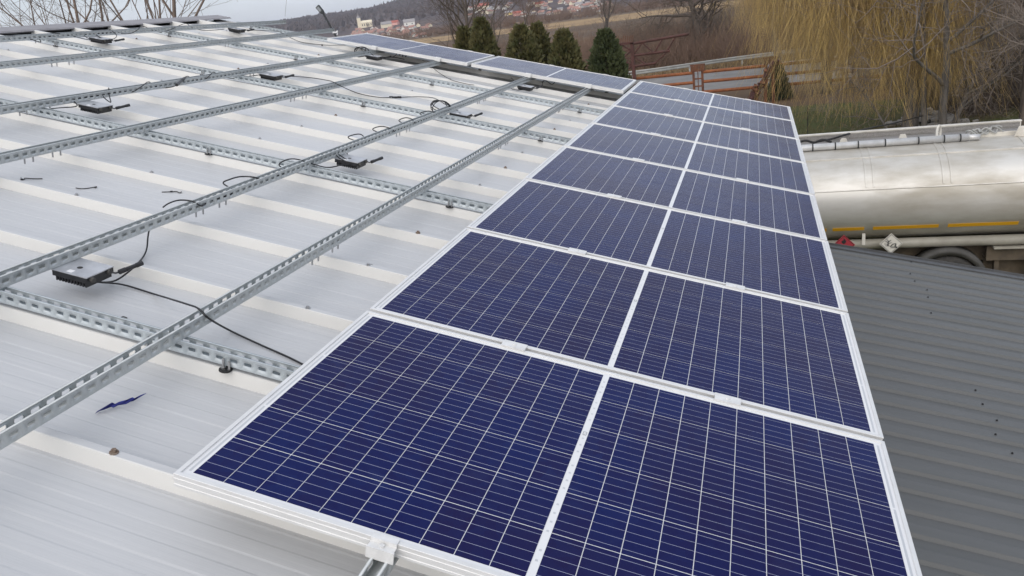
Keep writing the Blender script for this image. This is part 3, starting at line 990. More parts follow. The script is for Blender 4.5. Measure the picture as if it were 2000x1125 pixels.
cable('long black cable with an inline connector sagging from the farthest inverter to the cross row',
      [[(465, 57, -0.09), (500, 59, -0.13), (538, 61, -0.05), (550, 64, -0.03), (570, 75, -0.10), (592, 83, FL), (636, 88, FL), (680, 88, FL), (700, 93, -0.10), (710, 101, -0.04)],
       [(712, 98, -0.03), (722, 103, -0.06), (732, 110, -0.09)]],
      plugs=[(628, 88, 646, 89, FL)])
cable('thin black cable falling from the third rail towards the shaded roof',
      [[(825, 118, -0.03), (838, 125, -0.06), (856, 141, -0.15), (882, 156, FL), (912, 164, FL), (926, 166, FL)]], r=0.003)
cable('black cable wrapped round the second rail end at the cross row',
      [[(998, 152, RT), (1003, 157, -0.05), (1003, 165, -0.08), (995, 170, -0.10), (984, 170, -0.11)],
       [(990, 166, -0.10), (998, 173, -0.13), (1012, 176, -0.13), (1026, 174, -0.10), (1030, 170, -0.09)],
       [(1028, 168, -0.09), (1042, 169, -0.12), (1058, 168, -0.12), (1060, 160, -0.08), (1064, 157, -0.06), (1070, 160, -0.07), (1078, 165, -0.08), (1084, 160, -0.06)]], r=0.004)
cable('bundle of black wires hanging under the cross row frame',
      [[(735, 110, -0.09), (752, 112, -0.12), (768, 111, -0.12), (776, 104, -0.07), (779, 102, -0.05), (780, 108, -0.09), (785, 104, -0.05), (786, 110, -0.09), (790, 105, -0.05), (792, 111, -0.09), (795, 107, -0.06)],
       [(750, 113, -0.14), (770, 112, -0.14), (790, 116, -0.15)]], r=0.0042)
# cable ties lying on the roof
for (lab, pts) in (('black cable tie nearest the picture edge, lying on the roof', [(41, 347), (43, 351), (48, 350), (49, 348), (65, 349), (83, 349)]),
                   ('middle one of three loose black cable ties, slightly bent', [(148, 367), (160, 368.5), (172, 367.5), (181, 366), (187, 366)]),
                   ('loose black cable tie with its hooked end towards the second rail', [(316, 375), (335, 374.5), (345, 374), (349, 376), (353, 376.5), (354, 374)])):
    b = MB()
    P = [W(P_w(x, y, W_VAL + 0.004)) for x, y in pts]
    b.tube(crom(P, 5), 0.0024, 5)
    e = P[-1] if 'middle' in lab else P[1]
    b.box(e[0] - .005, e[0] + .005, e[1] - .004, e[1] + .004, e[2] - .002, e[2] + .005)
    tag(link('cable_tie', b.mesh('cable_tie', 'cable_black')), lab, 'cable tie', 'loose cable ties on the roof')
# small bent scraps by the roof screws
for lab, x, y in (('tiny curled black scrap beside the roof screws near the panel edge', 724, 518), ('tiny black scrap in the valley beyond the nearest cross rail', 242, 620)):
    b = MB(); P = [W(P_w(x + dx, y + dy, W_VAL + 0.004)) for dx, dy in ((-6, 0), (-2, -1.5), (3, -0.5), (6, 1))]
    b.tube(crom(P, 4), 0.002, 5)
    tag(link('scrap', b.mesh('scrap', 'cable_black')), lab, 'scrap')
# blue strip of cloth
b = MB()
px = [(197, 803), (205, 797), (215, 795), (225, 791), (235, 790), (245, 785), (255, 785), (265, 780), (274, 777)]
top, bot = [], []
rr = random.Random(4)
for i, (x, y) in enumerate(px):
    c = W(P_w(x, y, W_VAL + 0.006 + rr.uniform(0, .006)))
    wdt = 0.017 + 0.005 * math.sin(i * 1.7)
    tw = rr.uniform(-.6, .6)
    d = W((0.35 * wdt, wdt * math.cos(tw), abs(wdt * math.sin(tw))))
    top.append(c + d); bot.append(c - d * np.array([1, 1, 0.2]))
n = len(px)
b.add(top + bot, [(i, i + 1, n + i + 1, n + i) for i in range(n - 1)])
b.add([p + np.array([0, 0, 0.0015]) for p in top + bot], [(n + i, n + i + 1, i + 1, i) for i in range(n - 1)])
tag(link('cloth_strip', b.mesh('cloth_strip', 'blue_cloth')), 'frayed dark blue strip lying on the pale roof near the nearest rail', 'cloth')

# ================================================================== FLOODLIGHT ON ITS ARM, WHITE BRACKET
fl_Y = V1 + 0.25
a0, a1, a2 = P_y(660, 78, fl_Y), P_y(631.5, 26.5, fl_Y), P_y(622.5, 15.5, fl_Y)
t = thing('floodlight', 'dark floodlight on a leaning thin pole above the far roof corner', 'lamp', loc=tuple(a0))
b = MB(); b.tube([np.zeros(3), a1 - a0], 0.013, 8)
b.tube([np.zeros(3), np.array([0.0, -0.42, -0.05])], 0.015, 8)
link('pole', b.mesh('pole', 'metal_dark'), t)
d = (a2 - a1); d /= np.linalg.norm(d); sd = np.cross(d, [0, 1.0, 0])
b = MB()
pts = []
for (s, l) in ((-.5, 0), (-1, .03), (-1, .118), (1, .118), (1, .03), (.5, 0)):
    pts.append((a1 - a0) + d * l + sd * 0.026 * s)
vs = [p + np.array([0, -0.018, 0]) for p in pts] + [p + np.array([0, 0.018, 0]) for p in pts]
nn = len(pts)
b.add(vs, [tuple(range(nn)), tuple(range(nn, 2 * nn))[::-1]] + [(i, (i + 1) % nn, nn + (i + 1) % nn, nn + i) for i in range(nn)])
link('lamp_head', b.mesh('lamp_head', 'metal_dark'), t)
b = MB()
q = [(a1 - a0) + d * l + sd * 0.018 * s + np.array([0, -0.0195, 0]) for s, l in ((-1, .04), (1, .04), (1, .105), (-1, .105))]
b.quad(*q); link('lens', b.mesh('lens', 'lens_glass'), t)
b = MB()
b.prism([(0, 0), (0.06, 0.018), (0.06, 0.04), (0.045, 0.036), (0.036, 0.022), (0, 0.018)], 'y', -0.012, 0.012)
b.box(0.052, 0.060, -0.012, 0.012, -0.012, 0.02)
o = link('bracket', b.mesh('bracket', 'label_white'), None, roof_mw(*P_w(650, 65, -0.06), 0.3))
tag(o, 'small white bent bracket below the free rail end', 'bracket')

# ================================================================== TANKER TRAILER
t = thing('tank_trailer', 'dull stainless steel tank trailer parked beyond the grey annex roof', 'trailer', loc=(0, 0, 0))
TX0, TX1, TY, TZ, TA, TB = -4.2, 7.6, 14.2, -2.9, 1.2, 0.82
def sect(k=1.0, n=56, ex=2.35):
    out = []
    for i in range(n):
        th = 2 * math.pi * i / n
        c, s = math.cos(th), math.sin(th)
        out.append((TY + TA * k * math.copysign(abs(c) ** (2 / ex), c), TZ + TB * k * math.copysign(abs(s) ** (2 / ex), s)))
    return out
def loft(b, stations, n=56):
    base = []
    for x, k in stations:
        base += [(x, y, z) for y, z in sect(k, n)]
    ns = len(stations)
    fs = [(i * n + j, i * n + (j + 1) % n, (i + 1) * n + (j + 1) % n, (i + 1) * n + j) for i in range(ns - 1) for j in range(n)]
    fs += [tuple(range(n))[::-1], tuple(range((ns - 1) * n, ns * n))]
    return b.add(base, fs)
b = MB()
st = [(TX0 - .28, .25), (TX0 - .24, .6), (TX0 - .14, .88), (TX0, 1.0)] + [(x, 1.0) for x in np.linspace(TX0 + .5, TX1 - .5, 12)] + [(TX1, 1.0), (TX1 + .14, .88), (TX1 + .24, .6), (TX1 + .28, .25)]
link('tank_shell', loft(b, st).mesh('tank_shell', 'tank_steel', True), t)
for xb in (-3.4, -2.25, -1.1, 0.05, 1.2, 2.35 - .5, 3.02, 3.14, 4.20, 4.32, 5.5, 6.6):
    b = MB()
    n = 56
    arc = [i for i in range(0, 29)]                        # upper half
    pr = sect(1.012, n)
    vs = [(x, pr[i][0], pr[i][1]) for x in (xb - .016, xb + .016) for i in arc if 3 <= i <= 25]
    m_ = len(vs) // 2
    b.add(vs, [(i, m_ + i, m_ + i + 1, i + 1) for i in range(m_ - 1)])
    pr0 = sect(0.998, n)
    for sx in (-.016, .016):
        v2 = [(xb + sx, pr[i][0], pr[i][1]) for i in arc if 3 <= i <= 25] + [(xb + sx, pr0[i][0], pr0[i][1]) for i in arc if 3 <= i <= 25]
        b.add(v2, [(i, i + 1, m_ + i + 1, m_ + i) for i in range(m_ - 1)])
    link('band', b.mesh('band', 'tank_steel', True), t)
def on_tank(zrel):                                         # near side of the shell at a given relative height
    ex = 2.35
    return TY - TA * (1 - abs(zrel) ** ex) ** (1 / ex)
for zr_, hh, nm in ((0.34, 0.010, 'weld_seam'),):
    yy = on_tank(zr_)
    b = MB(); b.tube([(TX0, yy, TZ + TB * zr_), (TX1, yy, TZ + TB * zr_)], 0.012, 6)
    link(nm, b.mesh(nm, 'tank_trim'), t)
yy = on_tank(0.90)
b = MB(); b.box(TX0 + .1, TX1 - .1, yy - .045, yy - .015, TZ + TB * .80, TZ + TB * .80 + .085)
b.box(TX0 + .1, TX1 - .1, yy - .015, yy + .03, TZ + TB * .80, TZ + TB * .80 + .02)
link('drip_rail', b.mesh('drip_rail', 'tank_trim'), t)
ztop = TZ + TB
b = MB(); b.box(TX0 + .4, 5.72, 14.78, 14.81, ztop - .06, ztop + .14); b.box(TX0 + .4, 5.72, 14.74, 14.84, ztop + .14, ztop + .16)
link('coaming', b.mesh('coaming', 'tank_trim'), t)
b = MB(); b.box(TX0 + .42, 5.70, 14.762, 14.778, ztop + .04, ztop + .115)
link('perforated_plate', b.mesh('perforated_plate', 'walkway'), t)
b = MB(); b.box(TX0 + .4, 5.72, 14.28, 14.74, ztop + .015, ztop + .035)
link('walkway', b.mesh('walkway', 'walkway'), t)
b = MB(); b.box(TX0 + .4, 5.72, 14.25, 14.275, ztop - .03, ztop + .07)
link('walkway_edge', b.mesh('walkway_edge', 'tank_trim'), t)
b = MB(); b.tube([(-3.6, 14.0, ztop + .06), (4.72, 14.0, ztop + .06)], 0.062, 16); b.tube([(4.70, 14.0, ztop + .06), (4.90, 14.0, ztop + .05)], 0.05, 14)
link('roof_pipe', b.mesh('roof_pipe', 'pipe_white', True), t)
for x in (1.0, 2.22, 2.6, 2.98, 3.42, 3.95, 4.35, 4.6):
    b = MB(); b.cyl((x, 14.0, ztop + .06), 'x', 0.067, -0.011, 0.011, 16)
    link('pipe_clamp', b.mesh('pipe_clamp', 'metal_dark'), t)
for x in (2.75, 3.72, 5.55):
    b = MB(); b.prism([(x - .11, ztop), (x + .11, ztop), (x + .04, ztop + .17), (x - .04, ztop + .17)], 'y', 14.10, 14.12)
    link('bracket', b.mesh('bracket', 'tank_trim'), t)
b = MB()
ringp = [(4.28 + .035 * math.cos(a), 14.08 + .11 * math.cos(a) * .4, ztop + .16 + .12 * math.sin(a)) for a in np.linspace(0, 2 * math.pi, 17)]
b.tube(ringp, 0.022, 7)
link('hoop', b.mesh('hoop', 'tank_trim'), t)
b = MB()
rr = random.Random(6)
for kk in range(5):
    c = np.array([4.82 + .10 * kk, 14.12 + .05 * kk, ztop + .11])
    b.tube(crom([c + np.array([.11 * math.cos(a), .06 * math.sin(a + kk), .05 * math.sin(2 * a + kk)]) for a in np.linspace(0, 5.6, 9)], 3), 0.016, 6)
link('hose', b.mesh('hose', 'guardrail'), t)
b = MB()
b.tube(crom([(1.9, 14.2, ztop + .10), (2.1, 14.15, ztop + .17), (2.25, 14.2, ztop + .11), (2.4, 14.15, ztop + .16), (2.55, 14.2, ztop + .1)], 4), 0.022, 6)
link('black_hose', b.mesh('black_hose', 'rubber'), t)
tp_ = P_z(1806, 262, GZ)
e1 = P_y(1803, 226, tp_[1] - .1)
mid = crom([P_y(1596, 277, 14.35), P_y(1625, 271, 14.6), P_y(1662, 260, 14.86), P_y(1700, 250, 18.5), P_y(1752, 239, 24.0), e1], 5)
tag(link('strung_cable', MB().tube(mid, 0.019, 6).mesh('strung_cable', 'cable_black', True)), 'black cable strung from the trailer top across to the grey tree trunk', 'cable')
# lower side: long tube, yellow strips, chassis, mudguard, wheels
b = MB(); b.tube([(TX0 + .6, 13.30, -3.665), (TX1 - .4, 13.30, -3.665)], 0.088, 16)
link('hose_tube', b.mesh('hose_tube', 'pipe_cream', True), t)
zs = -3.30
ys = on_tank((zs - TZ) / TB)
yt = on_tank((zs - .03 - TZ) / TB)
for x0, x1 in ((-2.2, -1.1), (-.95, .1), (.25, 1.25), (1.4, 2.4), (2.5 - .0, 3.01), (3.15, 4.17), (4.31, 5.35), (5.5, 6.5)):
    b = MB(); y_a, y_b = on_tank((zs + .005 - TZ) / TB) - .006, on_tank((zs - .062 - TZ) / TB) - .006
    b.add([(x0, y_a, zs + .005), (x1, y_a, zs + .005), (x1, y_b, zs - .062), (x0, y_b, zs - .062), (x0, y_a + .02, zs + .005), (x1, y_a + .02, zs + .005), (x1, y_b + .02, zs - .062), (x0, y_b + .02, zs - .062)],
          [(0, 3, 2, 1), (0, 1, 5, 4), (1, 2, 6, 5), (2, 3, 7, 6), (3, 0, 4, 7)])
    link('reflective_strip', b.mesh('reflective_strip', 'reflective'), t)
b = MB(); b.box(TX0 + .3, TX1 - .2, 13.62, 13.72, -4.12, -3.70); b.box(TX0 + .3, TX1 - .2, 14.68, 14.78, -4.12, -3.70)
for x in np.arange(TX0 + .6, TX1, 1.1):
    b.box(x, x + .1, 13.72, 14.68, -4.0, -3.85)
link('chassis', b.mesh('chassis', 'chassis'), t)
b = MB(); b.box(4.98, 7.2, 13.36, 13.44, -4.02, -3.80); b.box(4.98, 7.2, 13.36, 13.62, -4.05, -4.02)
link('side_beam', b.mesh('side_beam', 'chassis'), t)
b = MB(); b.box(5.05, 5.6, 13.20, 13.36, -3.80, -3.77)
link('step', b.mesh('step', 'pipe_cream'), t)
for x in (5.12, 5.62, 6.3):
    b = MB(); b.box(x, x + .07, 13.40, 13.52, -4.62, -4.05)
    link('leg', b.mesh('leg', 'chassis'), t)
b = MB(); b.box(5.0, 7.0, 13.62, 14.5, -4.5, -4.12)
link('tool_box', b.mesh('tool_box', 'chassis'), t)
b = MB(); b.box(2.98, 3.03, 13.10, 13.14, -3.62, -3.42)
link('marker', b.mesh('marker', 'placard_white'), t)
for wx in (-2.2, -0.9, 4.36):
    for ysd in (13.15, 14.95):
        b = MB()
        ro, ri, cz = 0.64, 0.53, -4.40
        an_ = np.linspace(math.radians(8), math.radians(172), 24)
        vs = []
        for a in an_:
            for rr_, y_ in ((ro, ysd), (ro, ysd + .32), (ri, ysd + .32), (ri, ysd)):
                vs.append((wx + rr_ * math.cos(a), y_, cz + rr_ * math.sin(a)))
        fs = []
        for i in range(len(an_) - 1):
            for j in range(4):
                j2 = (j + 1) % 4
                fs.append((i * 4 + j, i * 4 + j2, (i + 1) * 4 + j2, (i + 1) * 4 + j))
        b.add(vs, fs)
        link('mudguard', b.mesh('mudguard', 'fender', True), t)
        b = MB()
        prf = [(.30, -.11), (.46, -.14), (.51, -.10), (.52, 0), (.51, .10), (.46, .14), (.30, .11)]
        n = 28
        vs = [(wx + r_ * math.cos(2 * math.pi * i / n), ysd + .16 + dy, cz + r_ * math.sin(2 * math.pi * i / n)) for i in range(n) for r_, dy in prf]
        k_ = len(prf)
        b.add(vs, [(i * k_ + j, ((i + 1) % n) * k_ + j, ((i + 1) % n) * k_ + j + 1, i * k_ + j + 1) for i in range(n) for j in range(k_ - 1)])
        wo = link('wheel', b.mesh('wheel', 'tyre', True), t)
        b = MB(); b.cyl((wx, ysd + .16, cz), 'y', 0.31, -.05, .05, 20); b.cyl((wx, ysd + .16, cz), 'y', 0.11, -.12, .12, 12)
        link('rim', b.mesh('rim', 'fender'), wo)
# hazard placards
def placard(cx, cz, half, m, sym, label):
    b = MB(); b.prism([(cx, cz - half), (cx + half, cz), (cx, cz + half), (cx - half, cz)], 'y', 13.06, 13.075, 0)
    o = link('placard', b.mesh('placard', m), t)
    o['label'] = label
    b = MB()
    hb = half * 0.9
    for i in range(4):
        a = [(0, -hb), (hb, 0), (0, hb), (-hb, 0)]
        p, q = np.array(a[i]), np.array(a[(i + 1) % 4])
        e = (q - p) / np.linalg.norm(q - p); nrm = np.array([-e[1], e[0]]) * .003
        b.prism([(cx + v_[0], cz + v_[1]) for v_ in (p - nrm, q - nrm, q + nrm, p + nrm)], 'y', 13.057, 13.0605)
    for poly in sym:
        b.prism([(cx + x * half, cz + z * half) for x, z in poly], 'y', 13.056, 13.0605)
    link('symbol', b.mesh('symbol', 'metal_dark'), o)
flame = [[(-.02, .12), (-.16, .22), (-.2, .38), (-.12, .52), (-.1, .40), (-.04, .50), (-.02, .72), (.10, .58), (.14, .46), (.2, .5), (.2, .32), (.12, .18)]]
treef = [[(-.34, -.18), (-.2, -.18), (-.22, .05), (-.2, .3), (-.26, .3), (-.3, .05)],
         [(-.3, .1), (-.52, .26), (-.5, .3), (-.27, .16)], [(-.24, .12), (0.0, .34), (-.04, .38), (-.26, .2)], [(-.27, .22), (-.42, .46), (-.38, .48), (-.23, .26)], [(-.2, .0), (.06, .1), (.04, .14), (-.22, .06)],
         [(-.6, -.02), (-.28, -.06), (-.28, -.02), (-.6, .02)], [(-.5, -.2), (.42, -.3), (.42, -.26), (-.5, -.16)],
         [(-.1, -.3), (.1, -.02), (.42, .04), (.46, -.12), (.32, -.3), (.26, -.24), (.36, -.1), (.34, -.04), (.14, -.1), (.0, -.3)], [(.0, -.36), (.5, -.36), (.5, -.42), (-.05, -.42)], [(.36, -.2), (.56, -.36), (.5, -.4), (.3, -.26)]]
pc = P_y(1740.5, 476, 13.06); placard(pc[0], pc[2], 0.185, 'placard_white', treef, 'white diamond placard with a dead tree and fish')
pc = P_y(1648, 479, 13.06); placard(pc[0], pc[2], 0.185, 'placard_red', flame, 'red diamond placard with a flame')

# ================================================================== RUSTY FENCE, GATE TRUSS, OLD MACHINE, GUARDRAIL
FY = 44.5
t = thing('rusty_fence', 'rust-orange pipe fence with slatted post heads along the road', 'fence', loc=(0, FY, GZ))
posts = [-9.4, -5.62, -1.82, 2.0, 5.8, 9.6, 13.4, 17.2]
for x in posts[2:]:
    b = MB()
    for dx in (-0.235, 0.235):
        b.box(x + dx - .06, x + dx + .06, -.06, .06, 0, 1.72)
    for z in (.35, .85, 1.25):
        b.box(x - .18, x + .18, -.04, .04, z, z + .07)
    b.tube([(x, 0, .1), (x, 0, 1.7)], .025, 6)
    po = link('post', b.mesh('post', 'rust'), t)
    b = MB()
    for j in range(9):
        xx = x - .34 + j * .085
        b.box(xx - .03, xx + .03, -.09, -.05, 1.66, 2.04)
        b.box(xx - .03, xx + .03, .05, .09, 1.66, 2.04)
    b.box(x - .40, x + .40, -.05, .05, 1.99, 2.06)
    link('post_head', b.mesh('post_head', 'rust'), po)
for i in range(1, len(posts) - 1):
    for z in (0.55, 1.10, 1.62):
        b = MB(); b.tube([(posts[i] + .3, 0, z), (posts[i + 1] - .3, 0, z)], 0.085, 8)
        link('rail', b.mesh('rail', 'rust_orange'), t)
# gate truss: lattice tower with a tapering cantilever
ga = P_y(1222, 85, FY - .6)
t = thing('gate_truss', 'dark red lattice post with a tapering triangular truss arm', 'gate', loc=(ga[0], FY - .6, GZ))
hT = ga[2] - GZ
b = MB()
for dx in (-.34, .34):
    b.box(dx - .09, dx + .09, -.09, .09, 0, hT)
b.box(-.42, .42, -.09, .09, hT - .06, hT + .06)
link('post', b.mesh('post', 'rust_dark'), t)
b = MB()
nb = 9
for i in range(nb):
    z0, z1 = i * hT / nb, (i + 1) * hT / nb
    b.box(-.3, .3, -.035, .035, z0 - .03, z0 + .03)
    b.tube([(-.3 if i % 2 else .3, 0, z0), (.3 if i % 2 else -.3, 0, z1)], 0.045, 6)
link('lattice', b.mesh('lattice', 'rust_dark'), t)
for z, L, dz in ((hT - .05, 3.1, .18), (hT - .68, 2.05, .05), (hT - 1.25, 1.25, .05)):
    b = MB(); b.tube([(.3, 0, z), (.3 + L, 0, z + dz)], 0.07, 8)
    link('boom', b.mesh('boom', 'rust_dark'), t)
b = MB()
for p, q in (((.35, hT - .68), (.9, hT - .05)), ((.9, hT - .05), (1.5, hT - .66)), ((1.5, hT - .66), (2.0, hT + .02)), ((.35, hT - .70), (1.05, hT - 1.22)), ((1.45, hT - 1.24), (2.25, hT - .64)), ((2.2, hT - .62), (2.7, hT + .08))):
    b.tube([(p[0], 0, p[1]), (q[0], 0, q[1])], 0.045, 6)
link('brace', b.mesh('brace', 'rust_dark'), t)
b = MB()
rr = random.Random(2)
for j in range(10):
    xx = -.5 + j * .1
    b.box(xx, xx + .03, -.01, .01, hT + .06, hT + .3 + rr.uniform(0, .15))
link('comb', b.mesh('comb', 'rust'), t)
# old rusty machine
ma = P_z(1480, 205, GZ)
ma = np.array([ma[0], 36.0, GZ])
mx0 = P_y(1466, 178, 36.0)[0]
t = thing('rusty_machine', 'heap of an old rusty farm machine leaning up before the fence', 'machine', loc=(mx0, 36.0, GZ))
b = MB(); b.tube([(-.2, 0, .55), (1.0, 0, 2.55)], .10, 8)
link('beam', b.mesh('beam', 'rust_dark'), t)
for j in range(22):
    f_ = (j + rr.random()) / 22
    c = np.array([-.28 + 1.3 * f_ + rr.uniform(-.14, .14), rr.uniform(-.2, .15), .55 + 1.95 * f_ + rr.uniform(-.12, .12)])
    a_, e_ = np.array([rr.gauss(0, 1) for _ in range(3)]), np.array([.5, 0, .85])
    a_ = a_ / np.linalg.norm(a_); e_ = np.cross(a_, e_); e_ /= np.linalg.norm(e_); g_ = np.cross(a_, e_)
    l_, w_, h_ = rr.uniform(.09, .24), rr.uniform(.05, .13), rr.uniform(.015, .06)
    vs = [c + a_ * l_ * x + e_ * w_ * y * rr.uniform(.6, 1.2) + g_ * h_ * z for z in (-1, 1) for y in (-1, 1) for x in (-1, 1)]
    b = MB().add(vs, [(0, 2, 3, 1), (4, 5, 7, 6), (0, 1, 5, 4), (2, 6, 7, 3), (0, 4, 6, 2), (1, 3, 7, 5)])
    link('plate', b.mesh('plate', 'rust_dark' if j % 3 == 0 else 'rust'), t)
for xx, hh in ((-.25, .75), (.25, 1.25), (.62, 1.9), (.95, 2.3)):
    b = MB(); b.box(xx - .07, xx + .07, -.07, .07, 0, hh)
    link('upright', b.mesh('upright', 'rust'), t)
b = MB(); b.tube([(-2.2, 0, .42), (-.2, 0, .52)], .09, 8)
link('pipe', b.mesh('pipe', 'rust_orange'), t)
b = MB()
for j in range(7):
    b.box(-1.6 + j * .18, -1.5 + j * .18, -.2, .2, .55, .72 + .1 * rr.random())
b.prism([(-1.75, .5), (-1.45, .5), (-1.55, 1.0), (-1.6, 1.0)], 'y', -.1, .1)
link('rack', b.mesh('rack', 'rust_dark'), t)
# guardrail beyond the road
gp = [(-60, 65.5), (-30, 61.5), (-15, 60.3), (-7.7, 60.4), (-1.7, 63.4), (4.0, 65.6), (10.5, 68.5), (17.3, 72.2), (30, 77.5), (60, 92)]
t = thing('guardrail', 'pale galvanised crash barrier along the far side of the road', 'guardrail', loc=(0, 0, GZ))
wpr = [(0, .44), (.04, .48), (.04, .54), (0, .58), (0, .61), (.04, .65), (.04, .71), (0, .75)]
b = MB()
gpd = crom([(x, y, 0) for x, y in gp], 6)
k_ = len(wpr)
b.add([(p[0], p[1] - dx, z) for p in gpd for dx, z in wpr], [(i * k_ + j, (i + 1) * k_ + j, (i + 1) * k_ + j + 1, i * k_ + j + 1) for i in range(len(gpd) - 1) for j in range(k_ - 1)])
b.add([(p[0], p[1] - dx + .006, z) for p in gpd for dx, z in wpr], [(i * k_ + j, i * k_ + j + 1, (i + 1) * k_ + j + 1, (i + 1) * k_ + j) for i in range(len(gpd) - 1) for j in range(k_ - 1)])
link('beam', b.mesh('beam', 'guardrail'), t)
b = MB(); b.box(-.06, .06, .02, .12, 0, .72); gpm = b.mesh('post', 'guardrail')
acc = 0.0
for i in range(len(gpd) - 1):
    acc += np.linalg.norm(gpd[i + 1] - gpd[i])
    if acc > 3.8 and -30 < gpd[i][0] < 40:
        link('post', gpm, t, loc=tuple(gpd[i])); acc = 0
# thin post on the lawn
pp = P_z(1577.5, 262, GZ)
t = tag(link('garden_stake', MB().tube([(0, 0, 0), (0, 0, 1.05)], .018, 6).box(.0, .07, -.015, .015, .93, .97).mesh('garden_stake', 'metal_dark'), loc=(pp[0], pp[1], GZ)), 'thin dark metal stake standing in the grass behind the trailer', 'post')

# ================================================================== VEGETATION
def bare_tree(name, base, height, r0, seed, label, group, bark='bark', twig='twig', lean=(0, 0), spread=1.0, levels=4, nch=(7, 6, 5, 4), up=0.25, start=0.25, twr=1.0):
    rg = np.random.default_rng(seed)
    lim, tw = [], []
    def grow(p, d, L, r, lev):
        nseg = (9, 6, 4, 3, 2)[lev]
        pts, rad = [p.copy()], [r]
        dd = d.copy()
        for i in range(nseg):
            dd = dd + rg.normal(0, 0.16 if lev else 0.07, 3) + np.array([0, 0, up * (0.35 if lev else 0.1)]) * (1 if lev < 3 else .5)
            dd /= np.linalg.norm(dd)
            pts.append(pts[-1] + dd * L / nseg)
            rad.append(max(r * (1 - (i + 1) / nseg * (0.75 if lev else 0.7)), 0.004 * twr))
        (lim if lev < 2 else tw).append((pts, rad, lev))
        if lev >= levels:
            return
        for c in range(nch[lev]):
            f = (start if lev == 0 else 0.2) + (1 - (start if lev == 0 else 0.2)) * (c + rg.uniform(.2, .9)) / nch[lev]
            q = min(f, 0.99) * nseg
            i = int(q)
            pos = pts[i] + (pts[i + 1] - pts[i]) * (q - i)
            rr_ = rad[i] * 0.62
            ax = pts[i + 1] - pts[i]
            ax /= np.linalg.norm(ax)
            rv = rg.normal(0, 1, 3)
            pr = rv - ax * (rv @ ax)
            pr /= np.linalg.norm(pr)
            ang = rg.uniform(0.55, 1.05) * spread
            nd = ax * math.cos(ang) + pr * math.sin(ang)
            grow(pos, nd, L * rg.uniform(0.45, 0.68) * (1.0 if lev else (1.15 - 0.45 * f)), rr_, lev + 1)
    d0 = np.array([lean[0], lean[1], 1.0]); d0 /= np.linalg.norm(d0)
    grow(np.zeros(3), d0, height, r0, 0)
    t = thing(name, label, 'tree', loc=tuple(base), group=group)
    b = MB()
    for pts, rad, lev in lim:
        b.tube(pts, rad, 7 if lev == 0 else 5, 0, False)
    link('trunk', b.mesh('trunk', bark, True), t)
    P0, P1, A0, A1 = [], [], [], []
    for pts, rad, lev in tw:
        for i in range(len(pts) - 1):
            P0.append(pts[i]); P1.append(pts[i + 1]); A0.append(rad[i]); A1.append(rad[i + 1])
    v, q = seg_arrays(P0, P1, A0, A1, 3)
    link('crown', arr_mesh('crown', v, q, twig), t)
    return t

# bare trees behind the ridge
def behind(x, dist, z=GZ):
    d = w_ray(x, 40); hz = math.hypot(d[0], d[1])
    return (CW[0] + d[0] / hz * dist, CW[1] + d[1] / hz * dist, z)
GRT = 'bare trees behind the roof ridge'
bare_tree('bare_tree', behind(118, 27), 9.5, 0.09, 11, 'bare tree with paired trunks above the ridge cap, nearest the picture edge', GRT, bark='bark_light', twig='twig_grey', start=.42, up=.5, nch=(8, 5, 4, 3), twr=1.1)
bare_tree('bare_tree', behind(150, 27.5), 9.5, 0.075, 12, 'slender bare tree second from the edge behind the ridge cap', GRT, bark='bark_light', twig='twig_grey', start=.45, up=.5, nch=(7, 5, 4, 3), twr=1.1)
bare_tree('bare_tree', behind(285, 26), 10, 0.10, 13, 'thickest bare tree behind the ridge cap, over the cap joint', GRT, bark='bark_light', twig='twig_grey', start=.42, up=.45, nch=(8, 5, 4, 3), twr=1.1)
bare_tree('bare_tree', behind(318, 28), 9.2, 0.07, 14, 'bare tree behind the end of the ridge cap', GRT, bark='bark_light', twig='twig_grey', start=.42, up=.4, nch=(7, 5, 4, 3), twr=1.1)
bare_tree('bare_tree', behind(60, 31), 8.4, 0.055, 15, 'thin spreading bare tree at the outer edge behind the ridge', GRT, bark='bark_light', twig='twig_grey', start=.4, up=.3, nch=(7, 5, 4, 3), twr=1.1)
# bare trees in the middle distance
GRM = 'bare trees in the middle distance'
bare_tree('bare_tree', behind(893, 46), 8.0, 0.12, 21, 'slim bare tree behind the cross row, before the hillside forest', GRM, twig='twig', start=.3, up=.4, nch=(9, 6, 5, 4))
bare_tree('bare_tree', behind(922, 40), 8.5, 0.13, 22, 'bare tree rising behind the two joined thujas', GRM, twig='twig', start=.35, up=.5, nch=(9, 6, 5, 4))
bare_tree('bare_tree', behind(965, 58), 6.0, 0.12, 23, 'low spreading bare fruit tree between the thujas', GRM, twig='twig', start=.3, up=.1, spread=1.2, nch=(8, 7, 6, 4))
p = P_z(1372, 116, GZ)
bare_tree('bare_tree', (p[0], p[1], GZ), 8.4, 0.36, 31, 'gnarled dark bare tree with a thick trunk behind the guardrail', GRM, twig='twig', lean=(-.10, 0), start=.22, up=.12, spread=1.25, nch=(11, 8, 6, 5), twr=2.0)
bare_tree('bare_tree', (p[0] - 14, p[1] + 30, GZ), 8, 0.2, 32, 'pale bare tree on the field edge beyond the gate truss', GRM, bark='bark_grey', twig='twig_grey', start=.2, up=.4, nch=(9, 7, 6, 4), twr=2.0)
bare_tree('bare_tree', (p[0] - 22, p[1] + 22, GZ), 6.5, 0.16, 34, 'slender bare tree behind the single dark thuja', GRM, bark='bark_grey', twig='twig_red', start=.15, up=.5, nch=(10, 7, 6, 4), twr=2.0)
bare_tree('bare_tree', (p[0] + 7, p[1] + 9, GZ), 9, 0.22, 33, 'bare tree half hidden behind the hanging willow strands', GRM, twig='twig_red', start=.15, up=.3, nch=(10, 8, 6, 4), twr=2.0)
